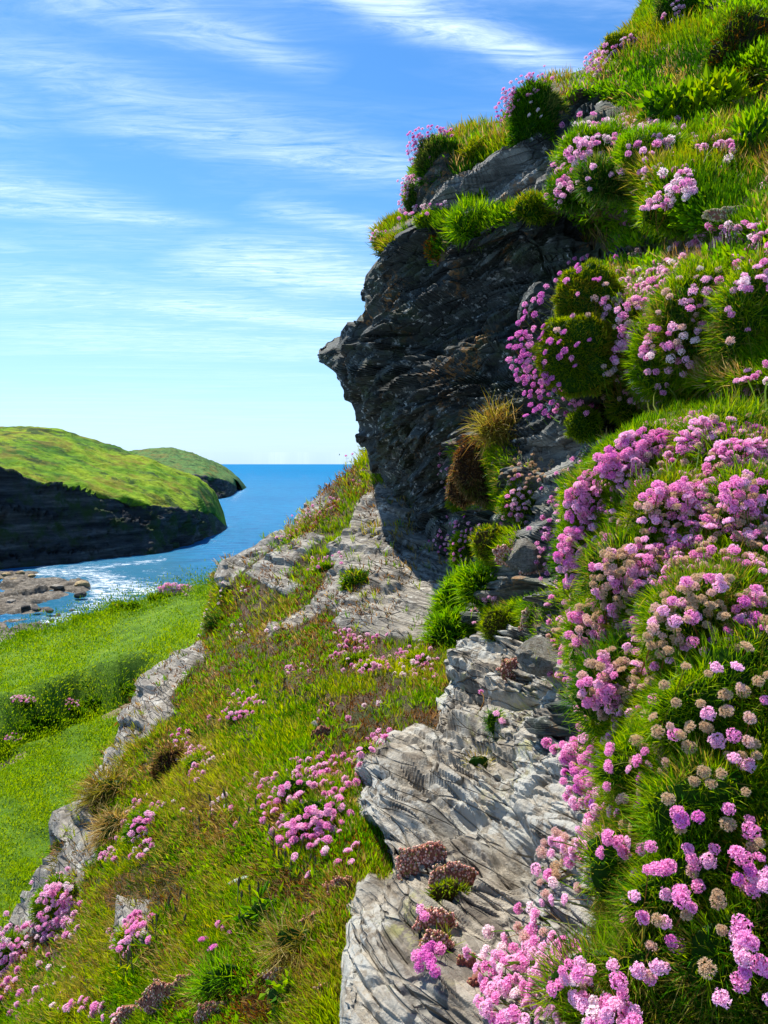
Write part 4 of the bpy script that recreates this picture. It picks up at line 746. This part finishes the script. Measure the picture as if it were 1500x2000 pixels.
plant('thrift at the frame edge with tan heads crowding pink ones', [(1470,1000,70,80)], [(1460,960,44,34,0,22,'pt'),(1470,1020,38,36,0,22,'tp'),(1460,1085,44,26,0,12,'pt')], L=.045, lean=(-.15,.8,.5), n=12000)
plant('thrift below the mixed patch with tan seed heads over the pink ridge foot', [(1250,1130,100,80)], [(1235,1090,72,26,-5,34,'tp'),(1330,1075,60,26,0,24,'pt'),(1200,1140,52,22,0,20,'tp'),(1290,1150,50,18,0,12,'pt')], L=.04, lean=(-.3,.7,.5), n=12000)
plant('thrift with mostly tan heads and a knot of magenta, left of the dark leaves', [(1190,1230,80,70)], [(1100,1200,34,40,0,22,'pl'),(1170,1190,46,26,0,18,'tp'),(1215,1225,42,22,0,14,'mv'),(1230,1250,46,14,0,9,'t'),(1110,1250,36,26,0,10,'lb')], L=.04, lean=(-.4,.65,.5), n=12000)
plant('green thrift cushion dotted with a few tan seed heads and one magenta pair', [(1390,1220,130,100)], [(1340,1170,80,40,0,12,'t'),(1420,1200,70,60,0,12,'t'),(1475,1170,24,22,0,6,'p'),(1470,1215,24,22,0,5,'mv'),(1420,1250,40,16,0,5,'mv'),(1330,1260,40,20,0,6,'tp')], L=.042, lean=(-.25,.7,.6), n=12000)
plant('dark leaved thrift with tan heads over the pale rock edge', [(1220,1340,90,80)], [(1190,1300,60,30,0,14,'tp'),(1160,1350,44,28,0,18,'pt'),(1235,1330,40,24,0,8,'tp'),(1180,1390,44,24,0,11,'pl')], pal='dark', L=.045, lean=(-.45,.6,.5), n=12000)
plant('wide green thrift cushion thinly set with round tan heads at the frame edge', [(1420,1400,150,120),(1500,1300,80,80)], [(1340,1350,90,70,0,13,'t'),(1440,1400,60,80,0,11,'tp'),(1300,1440,50,30,0,6,'t'),(1460,1470,36,26,0,6,'tp')], pal='thrift', L=.042, lean=(-.2,.7,.6), n=12000)
plant('thrift with bright pink heads bunched over the cracked rock, purple one beneath', [(1260,1500,90,80)], [(1150,1455,50,28,-10,24,'p'),(1135,1525,36,40,10,26,'p'),(1125,1480,22,26,0,10,'m'),(1240,1490,26,30,0,5,'p'),(1175,1575,36,26,0,12,'pl'),(1160,1580,6,6,0,1,'v')], L=.042, lean=(-.8,.35,.4), stem=.095, n=12000)
plant('green thrift cushion beside the bunched pink heads, with few flowers', [(1400,1600,150,120)], [(1330,1597,16,12,0,2,'m'),(1372,1597,10,8,0,1,'m'),(1435,1605,20,8,0,1,'t'),(1300,1560,70,60,0,5,'t'),(1410,1530,60,30,0,5,'t'),(1370,1665,28,20,-30,5,'p'),(1470,1610,14,20,0,2,'p'),(1480,1650,14,14,0,2,'t')], L=.042, lean=(-.2,.7,.65), n=12000)
plant('long stemmed thrift with pale pink and tan heads leaning out over the rock', [(1230,1700,80,80)], [(1095,1650,38,26,-10,12,'lb'),(1140,1650,46,26,0,12,'pl'),(1190,1620,40,26,0,10,'tp'),(1075,1695,28,18,0,6,'tp'),(1210,1660,22,20,0,4,'p'),(1100,1740,46,20,0,6,'lb')], L=.042, lean=(-.85,.3,.35), stem=.12, n=7000, size=1.05)
plant('thrift cushion with single round heads of clear pink spaced apart', [(1370,1760,140,110)], [(1262,1690,14,34,0,4,'pl'),(1300,1695,26,8,0,3,'p'),(1230,1750,10,12,0,2,'pl'),(1225,1790,8,6,0,1,'m'),(1320,1755,26,14,0,4,'p'),(1362,1735,10,8,0,1,'l'),(1395,1760,14,14,0,2,'t'),(1295,1800,12,14,0,2,'tp'),(1305,1840,8,8,0,1,'m'),(1470,1700,34,36,0,9,'p')], L=.042, lean=(-.2,.7,.65), n=12000, size=1.0)
plant('thrift at the bottom of the frame edge with a magenta pair near brown litter', [(1450,1880,110,90)], [(1450,1830,24,30,0,6,'p'),(1440,1905,16,16,0,2,'m'),(1478,1890,14,16,0,2,'m'),(1385,1885,10,10,0,1,'t'),(1420,1810,14,12,0,1,'t')], L=.042, lean=(-.2,.7,.65), n=12000, size=1.05)
plant('large pale pink thrift heads massed at the bottom of the photo, long stems', [(1180,1930,110,70)], [(1035,1770,30,14,0,3,'l'),(975,1880,40,50,20,22,'l'),(1050,1860,56,42,10,26,'pl'),(1000,1950,60,36,0,22,'l'),(1110,1900,40,50,0,18,'pl'),(1060,1990,70,20,0,12,'l'),(1030,1800,26,18,0,6,'lb')], L=.045, lean=(-.7,.5,.4), stem=.11, n=12000, size=1.0)
plant('thrift with open pink heads beside the massed heads at the photo bottom', [(1290,1910,100,80)], [(1190,1885,12,12,0,1,'l'),(1262,1895,40,12,-10,4,'pl'),(1240,1900,12,10,0,1,'p'),(1135,1910,10,10,0,1,'l'),(1205,1985,60,26,0,16,'l'),(1190,1945,30,18,0,5,'l'),(1210,1850,10,8,0,1,'lb')], L=.045, lean=(-.3,.7,.5), stem=.09, n=12000, size=1.0)
for lb, (x, y, rx, ry), mx_, n_ in (('loose pink thrift strewn between the long ridge and the pale row above it', (1370,905,130,55), 'pl', 90), ('loose mixed thrift strewn over the green middle of the great bank', (1310,1040,150,80), 'sp', 95),
      ('loose tan and pink thrift strewn below the middle of the great bank', (1270,1165,150,60), 'tp', 90), ('loose thrift strewn under the magenta knot, down to the rock edge', (1190,1290,90,80), 'sp', 60),
      ('loose pale thrift strewn between the two rounded upper cushions', (1290,590,110,90), 'lb', 70), ('loose pale thrift strewn along the shaded hillside under the herbs', (1300,300,150,60), 'l', 60)):
    plant(lb, [], [(x, y, rx, ry, -12, n_, mx_)], L=.03, lean=(-.3,.75,.55), stem=.075, near=y > 800, size=1.0 if y > 800 else 1.2)
# the crease and the rocks between
plant('pale thrift on the left side of the hanging brown peat clump', [(905,965,26,36)], [(882,935,22,30,-20,20,'l'),(905,945,20,10,0,6,'lb')], pal='olive', lean=(-.6,.6,.3))
plant('tan headed thrift on the rock shelf between the peat clump and pink ridge', [(1035,985,50,50)], [(1030,915,42,22,0,34,'t'),(1005,985,22,34,10,26,'l'),(1015,950,26,16,0,8,'lb')], pal='thrift', lean=(-.4,.75,.35), L=.04)
plant('rounded pink thrift clump in the shadowed crease above the green tuft', [(925,1075,44,40)], [(890,1062,34,42,-12,48,'p'),(920,1030,12,10,0,3,'p')], pal='grass', lean=(-.6,.55,.4), L=.04)
plant('few thrift heads beside the top of the leafy green tuft', [(960,1180,20,14)], [(940,1182,26,8,-30,8,'l'),(928,1215,6,6,0,1,'l')], pal='thrift')
plant('lone thrift with pink heads on the pale rock face', [(965,1412,14,22)], [(982,1400,10,8,0,2,'p'),(943,1355,5,5,0,1,'p')], pal='grass', lean=(-.1,.8,.5), L=.028)
plant('small thrift heads dangling over the lower part of the red stonecrop', [(865,1850,14,16)], [(838,1860,24,16,-20,6,'m'),(815,1895,10,10,0,1,'m'),(850,1890,10,10,0,2,'m'),(828,1760,8,18,0,2,'p')], pal='olive', lean=(-.2,.6,.7), stem=.04)
plant('purple and pink thrift heads over the flat pale stone', [(1150,1290,40,30)], [(1100,1300,34,18,-20,8,'pl'),(1112,1325,16,12,0,3,'v')], pal='thrift', lean=(-.8,.4,.3), stem=.08)
# the bank
B_ = dict(lean=(-.15,.8,.55), stem=.065, pal='grass', size=1.1, n=12001)
plant('thrift straggling up the crest of the bank against the sea', [], [(690,925,12,26,0,12,'l'),(625,990,34,10,-25,22,'pl'),(605,1015,26,8,-20,14,'l')], **B_)
plant('pale thrift on the seaward edge of the bank below the crest', [], [(565,1045,22,8,-20,16,'l'),(590,1025,12,6,0,6,'l')], **B_)
plant('pink thrift at the foot of the crest rocks near the sunlit slate', [(640,1112,24,10)], [(632,1098,22,10,-15,20,'p'),(612,1110,10,5,0,4,'l')], **B_)
plant('pale thrift hanging on the outer edge of the bank over the meadow', [], [(408,1205,10,34,22,24,'w'),(430,1150,8,14,0,7,'w'),(470,1150,10,6,0,4,'w')], **B_)
plant('thrift row under the sunlit slate, uppermost of the bank middle', [(700,1290,30,10)], [(700,1258,38,14,-15,30,'l'),(672,1240,20,8,0,10,'p'),(650,1290,16,8,-20,8,'l')], **B_)
plant('thrift arc of bright pink heads beside a dark hollow in the bank', [(735,1310,34,16)], [(735,1295,38,12,-12,36,'p'),(708,1310,14,12,0,8,'p')], **B_)
plant('pale thrift drift left of the leafy tuft, by the rock', [(820,1300,30,22)], [(818,1285,24,24,0,28,'l'),(830,1320,18,14,0,8,'l'),(790,1315,24,8,0,6,'w')], **B_)
plant('small thrift group of few pink heads in the mossy middle of the bank', [], [(588,1307,20,7,-10,9,'p'),(560,1300,8,4,0,2,'l')], **B_)
plant('compact oval thrift clump of bright pink heads, alone on the green bank', [(478,1402,34,18)], [(475,1382,34,15,-20,38,'p'),(445,1395,10,8,0,3,'l')], **B_)
plant('thrift strip on the brown hummock near the middle of the bank', [(388,1500,26,18)], [(362,1448,18,26,-35,22,'l'),(390,1475,26,14,-15,20,'l'),(382,1503,14,18,0,14,'p')], **B_)
plant('long thrift patch leaning down the bank above the pale edge rock', [(285,1625,32,40)], [(262,1610,20,36,14,38,'p'),(290,1588,24,9,-35,14,'p'),(280,1645,20,16,0,12,'l')], **B_)
plant('small round thrift clump touching the pale edge rock', [(208,1668,16,12)], [(207,1666,17,14,-20,14,'m')], **B_)
plant('upper wide thrift patch of the bank centre, heads above fresh grass', [(600,1550,60,26)], [(590,1508,64,20,-16,44,'p'),(530,1545,32,16,-20,20,'p'),(640,1520,30,16,20,16,'p'),(572,1550,10,8,0,4,'l')], **B_)
plant('lower thrift patch of the bank centre by the dark gap of the rock', [(620,1610,60,42)], [(612,1605,48,22,-20,34,'p'),(640,1570,22,16,0,12,'p'),(545,1590,26,20,0,9,'p'),(560,1625,40,26,0,16,'p'),(640,1640,46,20,10,16,'p'),(600,1680,60,18,0,5,'l')], **B_)
plant('thrift heads climbing beside the upper corner of the pale rock', [(720,1470,22,14)], [(730,1448,22,14,-30,14,'l'),(692,1485,12,20,0,10,'p'),(625,1408,8,16,0,3,'l'),(690,1530,14,8,0,4,'l')], **B_)
plant('dense thrift patch beside the lowest pale edge rock', [(115,1770,44,52)], [(118,1735,24,22,-20,26,'l'),(100,1770,30,30,-20,40,'p'),(105,1815,34,20,0,20,'l'),(140,1810,18,10,0,8,'l')], **B_)
plant('thrift patch running off the frame at the lowest edge of the bank', [(20,1880,50,50)], [(30,1830,42,26,-20,44,'l'),(15,1880,24,30,0,22,'l'),(60,1870,30,14,0,12,'l'),(5,1930,10,26,0,8,'l')], **B_)
plant('slanting thrift cluster low on the bank, above plantain spikes', [(252,1840,26,24)], [(262,1800,20,10,-15,13,'p'),(240,1830,16,24,30,18,'p'),(275,1820,12,10,0,4,'l')], **B_)
plant('four separate thrift heads in grass at the bottom of the bank', [(430,1850,24,14)], [(445,1818,10,9,0,2,'p'),(425,1802,5,5,0,1,'p'),(403,1838,10,6,0,1,'p'),(418,1852,6,5,0,1,'p')], size=1.15, lean=(-.1,.8,.5), stem=.05, pal='grass')
plant('thin pale thrift at the bottom corner of the bank', [], [(60,1950,40,30,0,10,'l'),(150,1965,20,12,-20,9,'l'),(205,1975,26,10,0,10,'l'),(110,1900,36,20,0,6,'w'),(50,1990,26,8,0,6,'l')], **B_)
plant('pale thrift dotted through the seed heads of the bank middle', [], [(430,1570,22,10,-30,7,'w'),(470,1600,30,20,0,5,'lb'),(345,1575,20,12,0,6,'l')], **B_)
plant('scattered small thrift under the sunlit slate slope', [], [(500,1225,40,14,0,7,'w'),(460,1240,18,6,0,4,'w'),(720,1390,60,20,0,6,'l')], **B_)
# thrift far off on the meadow
for (x, y, rx, ry, n, lb) in ((342,1152,32,9,60,'pink thrift mound on the seaward rim of the meadow, against the water'), (45,1366,20,6,26,'pale thrift patch on the open grass of the upper meadow'), (28,1442,18,8,14,'pale thrift by the dark end of the gap below the meadow'), (143,1374,14,8,12,'pale thrift on the scrub above the dark gap')):
    d = cast(x, y+8, ell=False) or 28
    plant(lb, [(x, y+6, rx, ry, d)], [(x, y-2, rx, ry, 0, n, 'l', d)], size=9 if d > 24 else 3.5, stem=.25, n=400, L=.12, W=.03, near=False, pal='grass', lean=(-.1,.9,.3))

# other plants
plant('long leaved bright green tuft in the crease beside the overhang shadow', [(905,1195,52,66),(880,1250,34,46),(935,1150,30,34)], n=4200, L=.085, W=.0045, pal='bright', cat='tuft', name='leafy_tuft', up=.5, spread=.3, droop=.55, core=(.02,.06,.012))
plant('straw coloured grass tussock sprouting from the overhang above the peat', [(978,838,36,26)], n=7000, L=.11, W=.0016, pal='straw', cat='grass tussock', name='grass_tussock', up=.4, spread=.55, core=(.12,.08,.03), droop=.7)
plant('dark brown peat clump hanging under the straw tussock', [(935,915,48,62,2.92),(905,940,30,44,2.98)], n=9000, L=.022, W=.0022, pal='brown', cat='peat clump', name='peat_clump', core=(.035,.02,.012), up=-.6, spread=.8)
plant('bright green grass tuft on the ledge under the banded rock', [(925,438,42,26)], n=6000, L=.08, W=.0022, pal='bright', cat='grass tuft', name='grass_tussock', up=.5)
plant('olive yellow grass tuft at the top of the banded rock', [(938,305,34,24)], n=7000, L=.06, W=.002, pal='olive', cat='grass tuft', name='grass_tussock', up=-.2, spread=.5)
plant('orange and green stonecrop patch below the ledge grass', [(855,484,24,24)], n=9000, L=.022, W=.004, pal='rust', cat='stonecrop', name='stonecrop_patch', kind='leaf')
plant('olive yellow moss mound at the right end of the ledge', [(1045,405,38,22)], n=7000, L=.04, W=.002, pal='olive', cat='moss', name='moss_mound')
plant('leafy green sprig at the lower edge of the banded rock', [(925,392,30,14)], n=2600, L=.04, W=.014, pal='bright', cat='herb', name='leafy_herb', kind='leaf', spread=.8)
plant('brown gorse bush at the top corner of the hillside', [(1455,100,60,70),(1480,190,50,60)], n=7000, L=.045, W=.005, pal='rustgreen', cat='gorse bush', name='gorse_bush', kind='leaf', spread=.8, core=(.03,.025,.012))
plant('tall dark green herb patch under the gorse bush', [(1330,225,60,36),(1400,210,46,40)], n=2600, L=.07, W=.022, pal='grass', cat='herb', name='leafy_herb', kind='leaf', spread=.7)
plant('upright yellow green herbs at the frame edge, above the ledge', [(1480,290,40,60)], n=2400, L=.06, W=.014, pal='bright', cat='herb', name='leafy_herb', kind='leaf', up=.7, spread=.4)
plant('olive moss cushion over the head of the pale rock', [(985,1228,44,42)], n=9000, L=.028, W=.002, pal='moss', cat='moss', name='moss_mound', core=(.05,.05,.015))
plant('brown green moss on the block above the leafy tuft', [(965,1065,42,30)], n=9000, L=.03, W=.002, pal='olive', cat='moss', name='moss_mound', core=(.06,.05,.02))
plant('small green fern like tuft on the sunlit slate', [(695,1140,26,20)], n=5000, L=.05, W=.005, pal='thrift', cat='herb', name='leafy_herb', up=.4, spread=.6)
plant('tuft of dark grass at the lowest end of the outer bank', [(425,1222,20,18)], n=6000, L=.05, W=.003, pal='dark', cat='grass tuft', name='grass_tussock')
plant('withered grass clump on the pale rock, below the lone thrift', [(935,1490,20,14)], n=6000, L=.03, W=.0014, pal='straw', cat='grass tuft', name='grass_tussock', spread=.7)
plant('straw grass tussock draped over the upper edge rock', [(215,1560,44,40),(230,1625,34,34)], n=6000, L=.09, W=.002, pal='straw', cat='grass tussock', name='grass_tussock', droop=.8, up=0)
plant('grey green tussock of fine grass at the foot of the pale rock', [(600,1850,64,36)], n=8000, L=.08, W=.0014, pal='straw', cat='grass tussock', name='grass_tussock', droop=.8, up=.1)
plant('fresh green fine grass tuft at the bottom of the bank', [(450,1925,60,40)], n=8000, L=.07, W=.0016, pal='bright', cat='grass tussock', name='grass_tussock', up=.5)
plant('leafy rosette plant by the foot of the pale rock, in brown litter', [(570,1945,44,34)], n=2600, L=.03, W=.012, pal='bright', cat='herb', name='leafy_herb', kind='leaf', spread=.8)
plant('brown heather hummock in the middle of the bank', [(335,1500,36,38)], n=9000, L=.025, W=.003, pal='brown', cat='heather', name='heather_mound', core=(.06,.03,.02))
plant('bright rosette clump on the lower bank by a white stone', [(530,1790,50,40)], n=2200, L=.035, W=.010, pal='bright', cat='herb', name='leafy_herb', kind='leaf', spread=.7)
def stonecrop(label, domes, cols, n=90000, s=.0017):
    """mats of fleshy beads"""
    root = bpy.data.objects.new('stonecrop_patch', None); C.collection.objects.link(root); first = True
    for (cx, cy, rx, ry) in domes:
        d = cast(cx, cy, ell=False) or 2; a = np.array((rx/1500*d, .24*min(rx, ry)/1500*d, ry/1500*d)); c = P(cx, cy, d); ELL.append((c, a))
        if first: root.location = c; C.view_layers[0].update(); first = False
        v = c+ICO[0]*a*(.93+.5*fbm(ICO[0]*2.5+cx, 3, 5))[:, None]; parts = [(v, None, ICO[1], np.tile(np.array((.25,.11,.07)), (len(v), 1)))]
        m = int(n*6*a[0]*a[2]); q = unit(rs.normal(size=(m, 3))); q[:, 1] = -abs(q[:, 1]); b = c+q*a*(1+.5*fbm(q*2.5+cx, 3, 5)[:, None])
        r = np.maximum(s, d*.0010)*rs.uniform(.6, 1.3, m); V = ICO1[0]
        vv = b[:, None]+V[None]*r[:, None, None]*np.array((1,1,1.3)); col = np.array(cols)[rs.randint(0, len(cols), m)]*rs.uniform(.7, 1.3, (m, 1))
        tr = (np.arange(m)[:, None, None]*len(V)+ICO1[1][None]).reshape(-1, 3)
        parts.append((vv.reshape(-1, 3), None, tr, np.repeat(col, len(V), 0))); make('leaf_mat', parts, M_dry, parent=root, smooth_shade=True)
    tag(root, label, 'stonecrop')
RED = [(.66,.30,.22), (.76,.44,.33), (.52,.20,.14), (.80,.56,.42), (.34,.26,.08)]; TAN = [(.54,.40,.25), (.64,.50,.32), (.42,.32,.17), (.3,.3,.09)]; DRED = [(.40,.13,.10), (.50,.22,.15), (.30,.09,.07), (.34,.24,.09)]
stonecrop('red stonecrop cushion in the middle of the pale rock, over moss', [(835,1690,62,42),(885,1718,42,34)], RED)
plant('yellow green moss under the red stonecrop cushion', [(880,1752,38,30)], n=12000, L=.016, W=.002, pal='moss', cat='moss', name='moss_mound', core=(.05,.04,.015))
stonecrop('smaller red stonecrop patch hanging below the cushion', [(850,1805,40,30),(850,1852,34,34)], RED)
stonecrop('dark red stonecrop tuft near the bottom of the pale rock', [(915,1885,22,26),(925,1925,14,16)], DRED)
stonecrop('red stonecrop patch on the block beside the moss', [(985,1085,18,18)], RED, s=.003)
stonecrop('tan red stonecrop patch in the corner under the pink ridge', [(1040,1118,24,18)], RED, s=.003)
stonecrop('pinkish stonecrop above the olive moss cushion', [(990,1180,30,18),(1035,1215,18,26)], RED+TAN)
stonecrop('dark red stonecrop in the cleft below the olive moss cushion', [(1000,1308,24,24)], DRED+RED)
stonecrop('tan stonecrop ledge between the two highest thrift drifts', [(1270,508,50,14),(1440,420,60,16)], TAN)
stonecrop('red brown stonecrop at the foot of the pale rock beside the bank', [(668,1745,34,32),(630,1800,36,22)], RED+DRED)
stonecrop('red brown stonecrop spread over the bottom of the bank', [(330,1955,52,40),(262,1988,40,26),(425,1985,44,30),(372,1922,30,20)], RED+DRED)
stonecrop('rusty stonecrop near the upper corner of the bank middle', [(630,1440,20,22)], DRED)
stonecrop('rust brown stonecrop on the bank between green tufts', [(565,1905,44,18),(640,1940,26,20)], RED+TAN)

# plantain with upright seed spikes on the bank
def spike_parts():
    s = stem_parts((.14,.13,.05), w=.012, curve=.05); v = s[0].copy(); v[:, 2] += 1
    h = ICO1[0]*np.array((.035,.035,.19)); h = h+np.array((0,0,1.1)); return [(v, s[1], None, s[3]), (h, None, ICO1[1], np.tile(np.array((.12,.095,.045)), (len(h), 1)))]
sd = pool(('spike', 0), spike_parts); sd.materials[0] = M_dry
for lb, sp_ in (('plantain with tall brown seed spikes above the bank centre flowers', [(450,1600),(462,1640),(480,1620),(500,1610),(520,1655),(395,1640),(415,1610),(440,1660)]),
                ('plantain with dark upright spikes in the straw grass low on the bank', [(320,1800),(332,1810),(345,1790),(355,1815),(362,1795),(300,1840),(310,1850),(285,1850),(350,1840)]),
                ('plantain with thin spikes near the long leaved lower tuft', [(460,1790),(470,1800),(490,1780),(500,1795),(512,1770),(478,1830)]),
                ('plantain with short spikes on the mossy upper middle of the bank', [(520,1395),(540,1380),(560,1400),(580,1385),(600,1400),(555,1360),(620,1375),(640,1395),(505,1370)]),
                ('plantain with brown spikes below the lower thrift patch', [(545,1700),(560,1710),(580,1690),(570,1730),(600,1715),(620,1725),(530,1690)]),
                ('plantain with spikes below the slanting low thrift cluster', [(245,1920),(252,1930),(262,1905),(270,1915),(238,1895)])):
    x, y = sp_[0]; root = bpy.data.objects.new('plantain', None); C.collection.objects.link(root); root.location = P(x, y, cast(x, y, ell=False)); tag(root, lb, 'plantain')
    bs = []
    for (x, y) in sp_:
        d = cast(x, y, ell=False) or 2; o = bpy.data.objects.new('seed_spike', sd); link(o, root); o.location = P(x, y, d); o.rotation_euler = (rs.normal(0, .14), rs.normal(0, .14), rs.uniform(0, 6)); s = rs.uniform(.05, .085); o.scale = (s*1.3, s*1.3, s*.8); bs.append(P(x, y, d))
    b = np.repeat(np.array(bs), 10, 0); b = b+rs.normal(0, .012, b.shape); make('leaves', [leaves(b, np.array((0,-.2,.6))+rs.normal(0, .6, b.shape), .035, .007, pick('grass', len(b)))], parent=root)

# loose stones, a feather, a dry leaf
def stone(px, py, rx, label, m, flat=.5, rot=0.0, sub=3, ar=1.0):
    d = cast(px, py, ell=False); o = boulder_mesh('stone', int(px), m, flat=flat, sub=sub); o.location = P(px, py, d-.003); s = rx/1500*d; o.scale = (s, s*.8, s*ar); o.rotation_euler = (0, rot, 0); tag(o, label, 'stone'); return o
M_pale = rock_mat('pale stone', (.15,.1,1), (.25,.25,.24), (.50,.50,.47), 1, 0)
stone(585,1805,15,'small white stone by the bright rosette clump', M_pale, .5, .4)
stone(570,1122,14,'flat grey stone below the crest of the bank', M_edge)
stone(615,1420,12,'pale stone in the rusty stonecrop of the bank', M_pale, 1.0)
stone(1015,1340,11,'white shard lying at the top of the pale rock', M_pale, .5, .6)
stone(1030,1085,42,'pale boulder wedged between the two red stonecrop patches', M_edge, .9, .2, 4)
stone(1070,1285,60,'flat pale stone block under the purple thrift heads', M_fore, .75, .1, 4, .9)
def feather():
    d = cast(465, 1722, ell=False)-.012; a = P(438, 1732, d); b = P(493, 1712, d-.01); ax = unit(b-a); sd_ = unit(np.cross(ax, np.array((0,-.5,1)))); n = 16; vs, tr = [], []
    for i in range(n+1):
        t = i/n; w = .0065*math.sin(math.pi*min(1, t*1.05))**.6*(1+.15*rs.randn()); p = a+(b-a)*t+np.array((0,0,.004*math.sin(t*3))); vs += [p-sd_*w, p+np.array((0,0,.0015)), p+sd_*w, p-np.array((0,0,.001))]
    for i in range(n): o = 4*i; tr += [[o+k, o+(k+1) % 4, o+4+(k+1) % 4, o+4+k] for k in range(4)]
    v = np.array(vs); o = mesh_from('feather', v, np.array(tr), M_dry, cols=np.tile((.55,.58,.55), (len(v), 1)), smooth_shade=True); tag(o, 'grey white feather lying on the turf of the bank', 'feather')
feather()
d = cast(932, 1912, ell=False)-.008; c_ = P(932, 1912, d)
v = np.array([c_+RT*a*.012+UP*b*.017-FW*c for a, b, c in ((0,1.2,0), (.7,.4,.004), (.9,-.3,.001), (.1,-1.1,.003), (-.8,-.4,0), (-.6,.5,.005), (0,0,.001))])
o = mesh_from('dead_leaf', v, None, M_dry, tris=np.array([[6,0,1],[6,1,2],[6,2,3],[6,3,4],[6,4,5],[6,5,0]]), cols=np.tile((.62,.38,.25), (7, 1))); tag(o, 'dry orange brown leaf caught at the bottom of the pale rock', 'dead leaf')
print('FLOWERS', NFL[0], 'OBJECTS', len(bpy.data.objects))
